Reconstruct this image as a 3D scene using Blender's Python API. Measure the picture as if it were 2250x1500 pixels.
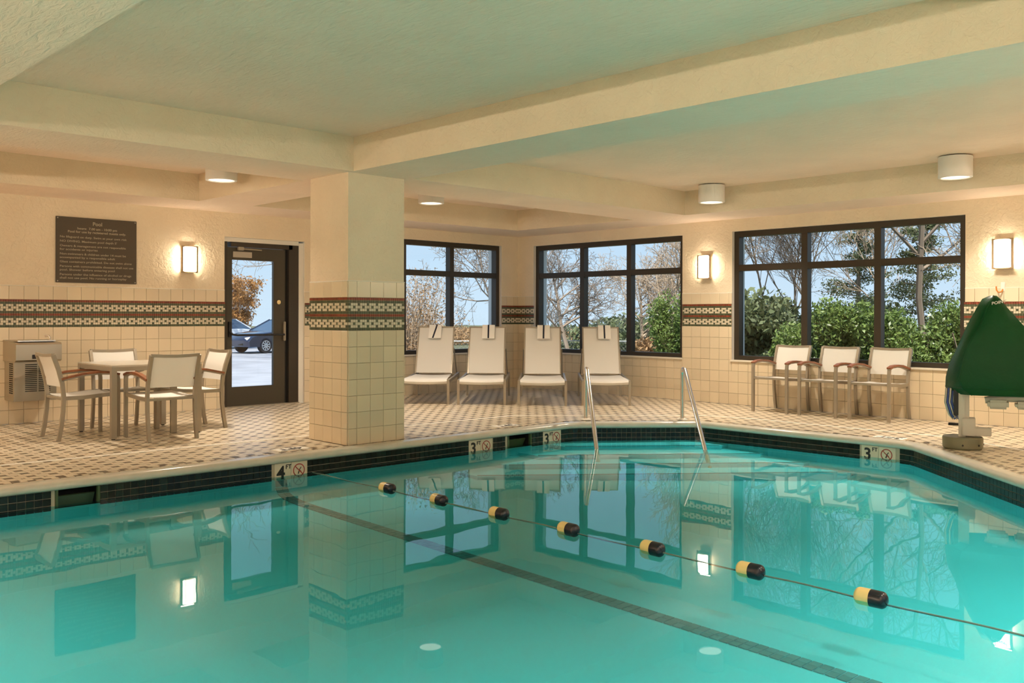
import bpy, bmesh, math, random
import numpy as np
from mathutils import Vector, Matrix, Euler
from mathutils.geometry import tessellate_polygon

for o in list(bpy.data.objects):
    bpy.data.objects.remove(o)
SC = bpy.context.scene
COL = SC.collection
R90 = math.pi / 2

# ------------------------------------------------------------------ camera
CAM = Vector((-10.98, -11.14, 1.211))
cam = bpy.data.cameras.new('camera')
cam_o = bpy.data.objects.new('camera', cam)
COL.objects.link(cam_o)
cam.sensor_width = 36.0
cam.lens = 2020.0 / 2250.0 * 36.0
cam.shift_y = -57.0 / 2250.0
cam.clip_end = 500
_t = math.radians(45.774)
_f = Vector((math.cos(_t), math.sin(_t), 0))
_r = Vector((math.sin(_t), -math.cos(_t), 0))
M = Matrix((( _r.x, 0, -_f.x), (_r.y, 0, -_f.y), (0, 1, 0)))
cam_o.matrix_world = Matrix.Translation(CAM) @ (M @ Matrix.Rotation(0.0025, 3, 'Z')).to_4x4()
SC.camera = cam_o

# ------------------------------------------------------------------ world, sun, exposure
W = bpy.data.worlds.new('sky'); SC.world = W; W.use_nodes = True
nt = W.node_tree; nt.nodes.clear()
out = nt.nodes.new('ShaderNodeOutputWorld'); bg = nt.nodes.new('ShaderNodeBackground')
tc = nt.nodes.new('ShaderNodeTexCoord'); sep = nt.nodes.new('ShaderNodeSeparateXYZ')
rmp = nt.nodes.new('ShaderNodeValToRGB')
nt.links.new(tc.outputs['Generated'], sep.inputs[0])
nt.links.new(sep.outputs['Z'], rmp.inputs[0])
e = rmp.color_ramp.elements
e[0].position = 0.0; e[0].color = (0.68, 0.86, 1.0, 1)
e[1].position = 0.8; e[1].color = (0.28, 0.52, 0.92, 1)
k = rmp.color_ramp.elements.new(0.12); k.color = (0.52, 0.75, 0.97, 1)
nt.links.new(rmp.outputs[0], bg.inputs['Color'])
bg.inputs['Strength'].default_value = 1.0
nt.links.new(bg.outputs[0], out.inputs['Surface'])

sun = bpy.data.lights.new('sun', 'SUN'); sun.energy = 6.5; sun.angle = 0.01; sun.color = (1.0, 0.93, 0.8)
sun_o = bpy.data.objects.new('sun', sun); COL.objects.link(sun_o)
sun_o.rotation_euler = Vector((0.40, 0.36, -0.84)).to_track_quat('-Z', 'Y').to_euler()
sun_o.location = (-8, -30, 30)

SC.view_settings.view_transform = 'Standard'
SC.view_settings.look = 'None'
SC.view_settings.exposure = 0.0
SC.view_settings.gamma = 1.0
SC.view_settings.use_curve_mapping = False

LAMP = 39.0       # power of each downlight lamp
LAMPCOL = (1.0, 0.86, 0.70)
LSPREAD = 125
UP_NEAR, UP_FAR = 1.2, 150.0   # upward lamp in the sconces: in view, added unseen ones
SCONCE = 10.0     # radiance of the wall sconce diffusers

# ------------------------------------------------------------------ materials
def _nodes(name):
    m = bpy.data.materials.new(name); m.use_nodes = True
    n = m.node_tree.nodes; b = n['Principled BSDF']
    return m, m.node_tree, n, b

def mat(name, col, rough=0.5, metal=0.0, spec=0.5, var=0.0, bump=None, noise=None, coat=0.0, trans=0.0, island=True):
    """Principled; var: brightness variation per island; bump: (scale, strength, distance[, stretch]); noise: (scale, amount)."""
    m, t, n, b = _nodes(name)
    b.inputs['Base Color'].default_value = (*col, 1)
    b.inputs['Roughness'].default_value = rough
    b.inputs['Metallic'].default_value = metal
    b.inputs['Specular IOR Level'].default_value = spec
    b.inputs['Coat Weight'].default_value = coat
    last = None
    if var or noise:
        mixv = n.new('ShaderNodeHueSaturation'); mixv.inputs['Color'].default_value = (*col, 1)
        add = None
        if var:
            g = n.new('ShaderNodeNewGeometry'); oi = n.new('ShaderNodeObjectInfo')
            s = n.new('ShaderNodeMath'); s.operation = 'ADD'
            t.links.new(g.outputs['Random Per Island'], s.inputs[0]); t.links.new(oi.outputs['Random'], s.inputs[1])
            fr = n.new('ShaderNodeMath'); fr.operation = 'FRACT'; t.links.new(s.outputs[0], fr.inputs[0])
            mr = n.new('ShaderNodeMapRange'); mr.inputs['To Min'].default_value = 1 - var; mr.inputs['To Max'].default_value = 1 + var
            t.links.new(fr.outputs[0], mr.inputs['Value']); add = mr.outputs[0]
        if noise:
            gp = n.new('ShaderNodeNewGeometry'); nz = n.new('ShaderNodeTexNoise')
            nz.inputs['Scale'].default_value = noise[0]; nz.inputs['Detail'].default_value = 5
            t.links.new(gp.outputs['Position'], nz.inputs['Vector'])
            mr2 = n.new('ShaderNodeMapRange'); mr2.inputs['From Min'].default_value = .3; mr2.inputs['From Max'].default_value = .7
            mr2.inputs['To Min'].default_value = 1 - noise[1]; mr2.inputs['To Max'].default_value = 1 + noise[1]
            t.links.new(nz.outputs['Fac'], mr2.inputs['Value'])
            if add is not None:
                mu = n.new('ShaderNodeMath'); mu.operation = 'MULTIPLY'
                t.links.new(add, mu.inputs[0]); t.links.new(mr2.outputs[0], mu.inputs[1]); add = mu.outputs[0]
            else:
                add = mr2.outputs[0]
        t.links.new(add, mixv.inputs['Value'])
        t.links.new(mixv.outputs['Color'], b.inputs['Base Color'])
    if bump:
        gp = n.new('ShaderNodeNewGeometry'); mp = n.new('ShaderNodeMapping')
        t.links.new(gp.outputs['Position'], mp.inputs['Vector'])
        if len(bump) > 3: mp.inputs['Scale'].default_value = bump[3]
        nz = n.new('ShaderNodeTexNoise'); nz.inputs['Scale'].default_value = bump[0]; nz.inputs['Detail'].default_value = 6
        nz.inputs['Roughness'].default_value = .55; nz.inputs['Distortion'].default_value = .8
        t.links.new(mp.outputs[0], nz.inputs['Vector'])
        bp = n.new('ShaderNodeBump'); bp.inputs['Strength'].default_value = bump[1]; bp.inputs['Distance'].default_value = bump[2]
        t.links.new(nz.outputs['Fac'], bp.inputs['Height']); t.links.new(bp.outputs[0], b.inputs['Normal'])
    if trans:
        tr = n.new('ShaderNodeBsdfTranslucent'); tr.inputs['Color'].default_value = (*col, 1)
        mx = n.new('ShaderNodeMixShader'); mx.inputs[0].default_value = trans
        t.links.new(b.outputs[0], mx.inputs[1]); t.links.new(tr.outputs[0], mx.inputs[2])
        t.links.new(mx.outputs[0], n['Material Output'].inputs['Surface'])
    return m

def emit(name, col, s):
    m = bpy.data.materials.new(name); m.use_nodes = True
    t = m.node_tree; t.nodes.clear()
    o = t.nodes.new('ShaderNodeOutputMaterial'); e = t.nodes.new('ShaderNodeEmission')
    e.inputs['Color'].default_value = (*col, 1); e.inputs['Strength'].default_value = s
    t.links.new(e.outputs[0], o.inputs['Surface'])
    return m

def glassy(name, tint=(1, 1, 1), ior=1.45, rough=0.0):
    m = bpy.data.materials.new(name); m.use_nodes = True
    t = m.node_tree; t.nodes.clear()
    o = t.nodes.new('ShaderNodeOutputMaterial'); tr = t.nodes.new('ShaderNodeBsdfTransparent'); gl = t.nodes.new('ShaderNodeBsdfGlossy')
    tr.inputs['Color'].default_value = (*tint, 1); gl.inputs['Roughness'].default_value = rough
    fr = t.nodes.new('ShaderNodeFresnel'); fr.inputs['IOR'].default_value = ior
    mx = t.nodes.new('ShaderNodeMixShader')
    t.links.new(fr.outputs[0], mx.inputs[0]); t.links.new(tr.outputs[0], mx.inputs[1]); t.links.new(gl.outputs[0], mx.inputs[2])
    t.links.new(mx.outputs[0], o.inputs['Surface'])
    return m

MT = dict(
    plaster=mat('wall_plaster', (0.82, 0.69, 0.505), 0.75, bump=(20, 0.8, 0.014), noise=(3.0, .035)),
    ceiling=mat('ceiling_plaster', (0.97, 0.79, 0.64), 0.8, bump=(11, 0.8, 0.018, (2.8, .7, 1)), noise=(2.0, .03)),
    reveal=mat('white_reveal', (0.78, 0.74, 0.66), 0.6),
    tile=mat('cream_wall_tile', (0.74, 0.62, 0.43), 0.22, var=0.05),
    grout=mat('grey_grout', (0.34, 0.27, 0.17), 0.9),
    m_red=mat('red_mosaic', (0.24, 0.045, 0.018), 0.35, var=.25),
    m_green=mat('green_mosaic', (0.085, 0.10, 0.05), 0.35, var=.2),
    m_white=mat('white_mosaic', (0.72, 0.64, 0.48), 0.3, var=.08),
    m_grout=mat('mosaic_grout', (0.38, 0.32, 0.22), 0.9),
    d_cream=mat('cream_deck_tile', (0.66, 0.56, 0.41), 0.34, var=.06),
    d_dark=mat('brown_deck_tile', (0.13, 0.095, 0.055), 0.36, var=.15),
    d_dot=mat('small_brown_deck_tile', (0.30, 0.23, 0.15), 0.36, var=.15),
    d_grout=mat('deck_grout', (0.44, 0.35, 0.23), 0.8),
    joint=mat('white_joint', (0.93, 0.88, 0.78), 0.6),
    coping=mat('coping_stone', (0.62, 0.58, 0.48), 0.2, bump=(60, .15, .003), noise=(9, .06)),
    black=mat('black_waterline_tile', (0.010, 0.016, 0.012), 0.15, spec=.3, var=.4),
    w_grout=mat('waterline_grout', (0.52, 0.46, 0.34), 0.8),
    basin=mat('pool_plaster', (0.36, 0.90, 0.96), 0.7),
    lane=mat('grey_green_lane_tile', (0.22, 0.34, 0.36), 0.4, var=.15),
    marker=mat('depth_marker_tile', (0.72, 0.62, 0.46), 0.3),
    ink=mat('black_print', (0.012, 0.010, 0.008), 0.5),
    redink=mat('red_print', (0.36, 0.03, 0.015), 0.5),
    dark=mat('dark_void', (0.01, 0.01, 0.008), 0.8),
    bronze=mat('dark_bronze_frame', (0.045, 0.034, 0.022), 0.42, metal=.3),
    door=mat('door_bronze', (0.060, 0.048, 0.030), 0.42, metal=.2),
    sill=mat('sill_marble', (0.80, 0.73, 0.60), 0.3),
    glass=glassy('window_glass', (0.96, 0.98, 1.0)),
    chrome=mat('polished_steel', (0.72, 0.68, 0.62), 0.22, metal=1),
    steel=mat('brushed_steel', (0.50, 0.45, 0.36), 0.34, metal=.9, bump=(40, .05, .002, (1, 1, 20))),
    alu=mat('silver_painted_aluminium', (0.35, 0.30, 0.225), 0.38, metal=.35),
    sling=mat('white_mesh_fabric', (0.90, 0.87, 0.80), 0.7, trans=.25),
    wood=mat('brown_teak', (0.27, 0.095, 0.035), 0.4, noise=(30, .25)),
    tabletop=mat('grey_table_top', (0.60, 0.54, 0.44), 0.22, metal=.2),
    sign=mat('brown_sign_panel', (0.075, 0.055, 0.034), 0.45),
    signtext=mat('sign_lettering', (0.42, 0.35, 0.24), 0.5),
    lampwhite=mat('white_lamp_housing', (0.86, 0.82, 0.76), 0.45),
    lamplens=emit('downlight_lens', (1.0, 0.90, 0.72), 2.4),
    sconce=emit('sconce_diffuser', (1.0, 0.88, 0.68), SCONCE),
    sconcetop=emit('sconce_bulb', (1.0, 0.84, 0.60), 6.0),
    sconceside=emit('sconce_side', (1.0, 0.88, 0.68), 55.0),
    sconcewood=mat('sconce_wood', (0.42, 0.30, 0.17), 0.5),
    towel=mat('white_terry', (0.90, 0.87, 0.80), 0.95, bump=(300, .5, .003)),
    stripe=mat('navy_stripe', (0.012, 0.014, 0.03), 0.8),
    green=mat('green_vinyl_cover', (0.002, 0.060, 0.014), 0.42, spec=.2, bump=(9, .25, .02)),
    olive=mat('olive_grey_plastic', (0.19, 0.18, 0.10), 0.45),
    ivory=mat('ivory_plastic', (0.62, 0.57, 0.47), 0.42),
    seatgrey=mat('pale_green_grey_plastic', (0.45, 0.47, 0.38), 0.4),
    rubber=mat('black_rubber', (0.012, 0.010, 0.010), 0.5),
    blue=mat('blue_hose', (0.03, 0.08, 0.32), 0.4),
    orange=mat('orange_plastic_hook', (0.62, 0.22, 0.04), 0.4),
    floaty=mat('yellow_float', (0.86, 0.66, 0.27), 0.35),
    floatb=mat('black_float', (0.012, 0.012, 0.02), 0.25),
    rope=mat('grey_rope', (0.12, 0.20, 0.18), 0.8),
    brass=mat('brass', (0.72, 0.55, 0.28), 0.25, metal=1),
    label=mat('pale_label', (0.48, 0.42, 0.34), 0.5),
    bark=mat('grey_brown_bark', (0.26, 0.20, 0.15), 0.85, var=.25),
    barklite=mat('pale_bark', (0.46, 0.35, 0.25), 0.85, var=.25),
    leafg=mat('evergreen_leaf', (0.19, 0.27, 0.07), 0.35, var=.5, trans=.25),
    leafd=mat('dark_evergreen_leaf', (0.15, 0.18, 0.08), 0.6, var=.5, trans=.2),
    leaft=mat('tan_dry_leaf', (0.42, 0.26, 0.13), 0.7, var=.4, trans=.25),
    leafo=mat('orange_dry_leaf', (0.40, 0.20, 0.06), 0.7, var=.4, trans=.25),
    grass=mat('winter_lawn', (0.13, 0.13, 0.06), 0.9, noise=(1.2, .35)),
    asphalt=mat('pale_parking_concrete', (0.36, 0.37, 0.40), 0.85, noise=(.8, .22)),
    carnavy=mat('dark_blue_car_paint', (0.012, 0.02, 0.05), 0.15, coat=.8),
    carpale=mat('pale_car_paint', (0.62, 0.68, 0.76), 0.2, coat=.6),
    carglass=mat('car_glass', (0.05, 0.09, 0.15), 0.05),
    rim=mat('alloy_rim', (0.65, 0.66, 0.70), 0.25, metal=.8),
    galv=mat('galvanised_steel', (0.55, 0.56, 0.56), 0.45, metal=.5),
    ext=mat('exterior_render', (0.55, 0.50, 0.42), 0.85),
    weir=mat('green_weir', (0.06, 0.10, 0.04), 0.5),
)

# water: Fresnel mirror over a tinted clear body
def water_mat():
    m = bpy.data.materials.new('pool_water'); m.use_nodes = True
    t = m.node_tree; t.nodes.clear()
    o = t.nodes.new('ShaderNodeOutputMaterial'); tr = t.nodes.new('ShaderNodeBsdfTransparent'); gl = t.nodes.new('ShaderNodeBsdfGlossy')
    tr.inputs['Color'].default_value = (0.47, 0.96, 1.0, 1); gl.inputs['Roughness'].default_value = 0.012
    fr = t.nodes.new('ShaderNodeFresnel'); fr.inputs['IOR'].default_value = 1.33
    mx = t.nodes.new('ShaderNodeMixShader')
    gp = t.nodes.new('ShaderNodeNewGeometry'); nz = t.nodes.new('ShaderNodeTexNoise'); nz.inputs['Scale'].default_value = 1.6; nz.inputs['Detail'].default_value = 2
    t.links.new(gp.outputs['Position'], nz.inputs['Vector'])
    b = t.nodes.new('ShaderNodeBump'); b.inputs['Strength'].default_value = .10; b.inputs['Distance'].default_value = .012
    t.links.new(nz.outputs['Fac'], b.inputs['Height']); t.links.new(b.outputs[0], gl.inputs['Normal']); t.links.new(b.outputs[0], fr.inputs['Normal'])
    t.links.new(fr.outputs[0], mx.inputs[0]); t.links.new(tr.outputs[0], mx.inputs[1]); t.links.new(gl.outputs[0], mx.inputs[2])
    t.links.new(mx.outputs[0], o.inputs['Surface'])
    return m
MT['water'] = water_mat()

# ------------------------------------------------------------------ mesh helpers
class MB:
    def __init__(s): s.v = []; s.f = []; s.m = []
    def add(s, vs, fs, mi=0):
        k = len(s.v); s.v.extend(tuple(v) for v in vs); s.f.extend(tuple(i + k for i in f) for f in fs); s.m.extend([mi] * len(fs)); return s
    def box(s, c, d, mi=0, rot=None, bev=0.0):
        x, y, z = d[0] / 2, d[1] / 2, d[2] / 2
        if bev <= 0:
            vs = [Vector((a, b, e)) for a in (-x, x) for b in (-y, y) for e in (-z, z)]
            fs = [(0, 1, 3, 2), (4, 6, 7, 5), (0, 4, 5, 1), (2, 3, 7, 6), (0, 2, 6, 4), (1, 5, 7, 3)]
        else:
            bm = bmesh.new(); bmesh.ops.create_cube(bm, size=1)
            for v in bm.verts: v.co = Vector((v.co.x * d[0], v.co.y * d[1], v.co.z * d[2]))
            bmesh.ops.bevel(bm, geom=list(bm.edges), offset=min(bev, min(d) * .49), segments=2, affect='EDGES')
            bm.verts.index_update(); vs = [v.co.copy() for v in bm.verts]; fs = [[v.index for v in f.verts] for f in bm.faces]; bm.free()
        if rot is not None:
            r = rot if isinstance(rot, Matrix) else Euler(rot).to_matrix()
            vs = [r @ v for v in vs]
        c = Vector(c)
        return s.add([v + c for v in vs], fs, mi)
    def tube(s, pts, r, n=8, mi=0, cap=True, sq=None):
        """round tube, or with sq=(w,h) a flat bar; r may be a list"""
        pts = [Vector(p) for p in pts]; N = len(pts)
        rr = r if isinstance(r, (list, tuple)) else [r] * N
        vs = []; fs = []; up = None
        for i, p in enumerate(pts):
            d = (pts[min(i + 1, N - 1)] - pts[max(i - 1, 0)]).normalized()
            if up is None:
                up = Vector((0, 0, 1)) if abs(d.z) < .9 else Vector((0, 1, 0))
            a = d.cross(up)
            if a.length < 1e-4: a = d.orthogonal()
            a.normalize(); b = a.cross(d).normalized(); up = b
            if sq:
                off = [(-sq[0] / 2, -sq[1] / 2), (sq[0] / 2, -sq[1] / 2), (sq[0] / 2, sq[1] / 2), (-sq[0] / 2, sq[1] / 2)]
            else:
                off = [(rr[i] * math.cos(2 * math.pi * j / n), rr[i] * math.sin(2 * math.pi * j / n)) for j in range(n)]
            vs += [p + a * x + b * y for x, y in off]
        k = 4 if sq else n
        for i in range(N - 1):
            for j in range(k):
                j2 = (j + 1) % k
                fs.append((i * k + j, i * k + j2, (i + 1) * k + j2, (i + 1) * k + j))
        if cap:
            fs.append(tuple(range(k - 1, -1, -1))); fs.append(tuple(range((N - 1) * k, N * k)))
        return s.add(vs, fs, mi)
    def lathe(s, c, prof, n=32, mi=0, axis='z', capb=True, capt=True):
        vs = []; fs = []; c = Vector(c)
        for r, z in prof:
            for j in range(n):
                a = 2 * math.pi * j / n
                q = (r * math.cos(a), r * math.sin(a), z)
                if axis == 'x': q = (q[2], q[0], q[1])
                if axis == 'y': q = (q[0], q[2], q[1])
                vs.append(c + Vector(q))
        for i in range(len(prof) - 1):
            for j in range(n):
                j2 = (j + 1) % n; fs.append((i * n + j, i * n + j2, (i + 1) * n + j2, (i + 1) * n + j))
        if capb: fs.append(tuple(range(n - 1, -1, -1)))
        if capt: fs.append(tuple(range((len(prof) - 1) * n, len(prof) * n)))
        return s.add(vs, fs, mi)
    def prism(s, poly, ext, mi=0):
        n = len(poly); a = [Vector(p) for p in poly]; e = Vector(ext); b = [p + e for p in a]
        fs = [tuple(range(n - 1, -1, -1)), tuple(range(n, 2 * n))] + [(i, (i + 1) % n, n + (i + 1) % n, n + i) for i in range(n)]
        return s.add(a + b, fs, mi)
    def grid(s, rows, mi=0, close=False):
        n = len(rows[0]); vs = [v for r in rows for v in r]; fs = []
        for i in range(len(rows) - 1):
            for j in range(n if close else n - 1):
                j2 = (j + 1) % n; fs.append((i * n + j, i * n + j2, (i + 1) * n + j2, (i + 1) * n + j))
        return s.add(vs, fs, mi)
    def mesh(s, name, mats, smooth=False, fix=True):
        me = bpy.data.meshes.new(name); me.from_pydata([tuple(v) for v in s.v], [], s.f)
        ms = mats if isinstance(mats, (list, tuple)) else [mats]
        for m in ms: me.materials.append(MT[m] if isinstance(m, str) else m)
        if len(ms) > 1: me.polygons.foreach_set('material_index', s.m)
        if fix:
            bm = bmesh.new(); bm.from_mesh(me); bmesh.ops.recalc_face_normals(bm, faces=bm.faces); bm.to_mesh(me); bm.free()
        if smooth:
            me.polygons.foreach_set('use_smooth', [True] * len(me.polygons))
            try: me.set_sharp_from_angle(angle=math.radians(40))
            except Exception: pass
        me.update()
        return me
    def build(s, name, mats, parent=None, smooth=False, loc=None, rotz=0, fix=True):
        o = bpy.data.objects.new(name, s.mesh(name, mats, smooth, fix)); COL.objects.link(o)
        if parent: o.parent = parent
        if loc is not None: o.location = loc
        o.rotation_euler.z = rotz
        return o

def link(name, me, parent=None, loc=(0, 0, 0), rot=(0, 0, 0)):
    o = bpy.data.objects.new(name, me); COL.objects.link(o); o.location = loc; o.rotation_euler = rot
    if parent: o.parent = parent
    return o
def empty(name, loc=(0, 0, 0), rotz=0, parent=None):
    o = bpy.data.objects.new(name, None); COL.objects.link(o); o.location = loc; o.rotation_euler.z = rotz; o.empty_display_size = .1
    if parent: o.parent = parent
    return o
def tag(o, label=None, cat=None, group=None, kind=None):
    if label: o['label'] = label
    if cat: o['category'] = cat
    if group: o['group'] = group
    if kind: o['kind'] = kind
    return o
def copy_tree(o, parent=None):
    c = o.copy(); COL.objects.link(c)
    if parent: c.parent = parent
    for ch in list(o.children): copy_tree(ch, c)
    return c
def text_mesh(name, body, size, m, align='LEFT', bold=0.0, extrude=0.0015, width=None):
    cu = bpy.data.curves.new(name, 'FONT'); cu.body = body; cu.size = size; cu.align_x = align; cu.align_y = 'TOP_BASELINE'
    cu.offset = bold; cu.extrude = extrude; cu.resolution_u = 3
    o = bpy.data.objects.new(name, cu); COL.objects.link(o)
    bpy.context.view_layer.update()
    me = bpy.data.meshes.new_from_object(o.evaluated_get(bpy.context.evaluated_depsgraph_get()))
    bpy.data.objects.remove(o); me.name = name
    me.materials.clear(); me.materials.append(MT[m])
    if width is not None:
        w = max(v.co.x for v in me.vertices) - min(v.co.x for v in me.vertices)
        s = width / max(w, 1e-6)
        for v in me.vertices: v.co.x *= s
    return me

# ================================================================== STRUCTURE
ZS, ZC = 2.54, 2.855        # underside of the beams, ceiling of the coffers
ZW = -0.175                 # water level
TP = 0.1524                 # wall tile pitch
XW, YN = -16.0, -13.6       # far left and near limits of the hall
KX, KY, KS = -6.118, -3.961, 0.649   # column corner and size

# ---- pool outline (wall line), counter-clockwise corner list with fillet radii
def fillet(pts, rad, seg=6):
    res = []; n = len(pts)
    for i in range(n):
        p = Vector(pts[i]); a = Vector(pts[i - 1]); b = Vector(pts[(i + 1) % n]); r = rad[i]
        if r <= 0: res.append(p); continue
        da = (a - p).normalized(); db = (b - p).normalized()
        ang = da.angle(db); t = r / math.tan(ang / 2)
        pa, pb = p + da * t, p + db * t
        c = p + (da + db).normalized() * (r / math.sin(ang / 2))
        for k in range(seg + 1):
            q = pa.lerp(pb, k / seg) - c
            res.append(c + q.normalized() * r)
    return res
POOL_C = [(-10.6, -4.050), (-3.24, -4.172), (-2.135, -5.10), (-2.115, -7.50), (-5.35, -10.75), (-10.6, -10.75)]
POOL_R = [.3, .45, .22, .30, .3, .3]
POOL = fillet(POOL_C, POOL_R)
def offset(poly, d):
    """positive d: outwards (outline is clockwise seen from above)"""
    n = len(poly); res = []
    for i in range(n):
        p = poly[i]; a = poly[i - 1]; b = poly[(i + 1) % n]
        e1 = (p - a).normalized(); e2 = (b - p).normalized()
        n1 = Vector((-e1.y, e1.x)); n2 = Vector((-e2.y, e2.x))
        m = (n1 + n2); m = m / max(m.length_squared / 2, .3)
        res.append(p + m * d)
    return res
def pool_loop(d):
    c = offset([Vector(p) for p in POOL_C], d)
    return fillet(c, [max(.03, r + d) for r in POOL_R])
def inside(x, y, poly):
    c = False; n = len(poly); j = n - 1
    for i in range(n):
        xi, yi = poly[i].x, poly[i].y; xj, yj = poly[j].x, poly[j].y
        if (yi > y) != (yj > y) and x < (xj - xi) * (y - yi) / (yj - yi) + xi: c = not c
        j = i
    return c
# walk along the outline: arclength parametrisation
class Walk:
    def __init__(s, poly):
        s.p = poly + [poly[0]]; s.L = [0]
        for a, b in zip(s.p, s.p[1:]): s.L.append(s.L[-1] + (b - a).length)
        s.tot = s.L[-1]
    def at(s, t):
        t = max(0, min(t, s.tot - 1e-6)); i = int(np.searchsorted(s.L, t, side='right')) - 1
        a, b = s.p[i], s.p[i + 1]; d = (b - a).normalized()
        return a + d * (t - s.L[i]), d, Vector((-d.y, d.x))
    def near(s, x, y):
        best = (9e9, 0)
        for i in range(len(s.p) - 1):
            a, b = s.p[i], s.p[i + 1]; d = b - a; u = max(0, min(1, ((Vector((x, y)) - a).dot(d)) / d.length_squared))
            q = a + d * u; w = (q - Vector((x, y))).length
            if w < best[0]: best = (w, s.L[i] + u * d.length)
        return best[1]
WK = Walk(POOL)

# ---- floor slab with the pool cut out
hole = pool_loop(.02)
outer = [Vector((XW, YN)), Vector((XW, 0)), Vector((0, 0)), Vector((0, YN))]
lists = [[v.to_3d() for v in outer], [v.to_3d() for v in reversed(hole)]]
tris = tessellate_polygon(lists)
flat = [v for l in lists for v in l]
mb = MB(); mb.add([(v.x, v.y, -.004) for v in flat], tris)
floor = mb.build('floor', 'd_grout')
tag(floor, 'tiled pool deck in cream with a grid of brown squares', 'floor', kind='structure')
if floor.data.polygons[0].normal.z < 0: floor.data.flip_normals()

# deck tiles: brown square at every lattice point, small brown dot in the cell centre, cream pieces between
def tile_mesh(w, h, t, name, m, bev=.0012):
    """tile lying in local xz plane facing -y, back at y=0, front at y=-t"""
    b = bev
    vs = [(-w/2, 0, -h/2), (w/2, 0, -h/2), (w/2, 0, h/2), (-w/2, 0, h/2),
          (-w/2, -t + b, -h/2), (w/2, -t + b, -h/2), (w/2, -t + b, h/2), (-w/2, -t + b, h/2),
          (-w/2 + b, -t, -h/2 + b), (w/2 - b, -t, -h/2 + b), (w/2 - b, -t, h/2 - b), (-w/2 + b, -t, h/2 - b)]
    fs = [(0, 1, 5, 4), (1, 2, 6, 5), (2, 3, 7, 6), (3, 0, 4, 7), (4, 5, 9, 8), (5, 6, 10, 9), (6, 7, 11, 10), (7, 4, 8, 11), (8, 9, 10, 11)]
    mb = MB(); mb.add(vs, fs); return mb
def joined(tiles, name, mats, parent, flatz=None):
    """tiles: list of (8-vertex box corners without back, material index); quick numpy build"""
    n = len(tiles)
    V = np.array([t[0] for t in tiles], dtype=np.float32).reshape(-1, 3)
    base = np.array([[0, 1, 5, 4], [1, 2, 6, 5], [2, 3, 7, 6], [3, 0, 4, 7], [4, 5, 6, 7]], dtype=np.int32)
    F = (base[None] + (np.arange(n) * 8)[:, None, None]).reshape(-1, 4)
    me = bpy.data.meshes.new(name)
    me.vertices.add(len(V)); me.vertices.foreach_set('co', V.ravel())
    me.loops.add(F.size); me.loops.foreach_set('vertex_index', F.ravel())
    me.polygons.add(len(F)); me.polygons.foreach_set('loop_start', np.arange(0, F.size, 4, dtype=np.int32))
    for m in mats: me.materials.append(MT[m])
    me.polygons.foreach_set('material_index', np.repeat(np.array([t[1] for t in tiles], dtype=np.int32), 5))
    me.update(calc_edges=True); me.validate(); me.shade_flat()
    o = bpy.data.objects.new(name, me); COL.objects.link(o)
    if parent: o.parent = parent
    o['kind'] = 'stuff'
    return o
def flat_box(cx, cy, w, h, z0, z1):
    x0, x1, y0, y1 = cx - w/2, cx + w/2, cy - h/2, cy + h/2
    return [(x0, y0, z0), (x1, y0, z0), (x1, y1, z0), (x0, y1, z0), (x0, y0, z1), (x1, y0, z1), (x1, y1, z1), (x0, y1, z1)]

CP = 0.1555; SB = 0.062; SD = 0.028; GR = 0.003
X0g, Y0g = -8.445, -1.985
edge_out = pool_loop(.205)
big_parts = []; rest = []
def keep(x, y):
    if not (-12.4 < x < -.012 and -11.6 < y < -.012): return False
    if y < -10.6 and x > -9.0: return False
    if KX - .01 < x < KX + KS + .01 and KY - .01 < y < KY + KS + .01: return False
    return not inside(x, y, edge_out)
gap = CP - SB
for i in range(int((-12.5 - X0g) / CP) - 1, int((0 - X0g) / CP) + 2):
    for j in range(int((-11.7 - Y0g) / CP) - 1, int((0 - Y0g) / CP) + 2):
        x, y = X0g + i * CP, Y0g + j * CP
        a = (gap - SD) / 2 + SD; b2 = (gap - SD) / 2      # pinwheel piece length, width
        mx, my = x + CP / 2, y + CP / 2
        L = [(x, y, SB, SB, 1), (x + CP / 2, y, gap, SB, 0), (x, y + CP / 2, SB, gap, 0), (mx, my, SD, SD, 2),
             (mx - gap/2 + a/2, my + gap/2 - b2/2, a, b2, 0), (mx + gap/2 - b2/2, my + gap/2 - a/2, b2, a, 0),
             (mx + gap/2 - a/2, my - gap/2 + b2/2, a, b2, 0), (mx - gap/2 + b2/2, my - gap/2 + a/2, b2, a, 0)]
        for (cx, cy, w, h, mi) in L:
            if keep(cx, cy):
                if mi == 1 and cx < -6.3 and -3.9 < cy < -2.6: big_parts.append((cx, cy)); continue
                rest.append((flat_box(cx, cy, w - GR, h - GR, -.004, 0), mi))
big_parts.sort(key=lambda p: (p[0] - CAM.x) ** 2 + (p[1] - CAM.y) ** 2)
for (cx, cy) in big_parts[300:]: rest.append((flat_box(cx, cy, SB - GR, SB - GR, -.004, 0), 1))
joined(rest, 'deck_mosaic', ['d_cream', 'd_dark', 'd_dot'], floor)
me = tile_mesh(SB - GR, SB - GR, .004, 'brown_tile', 'd_dark').mesh('brown_tile', 'd_dark')
for (cx, cy) in big_parts[:300]: link('brown_tile', me, floor, (cx, cy, -.004), (-R90, 0, 0))
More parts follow.
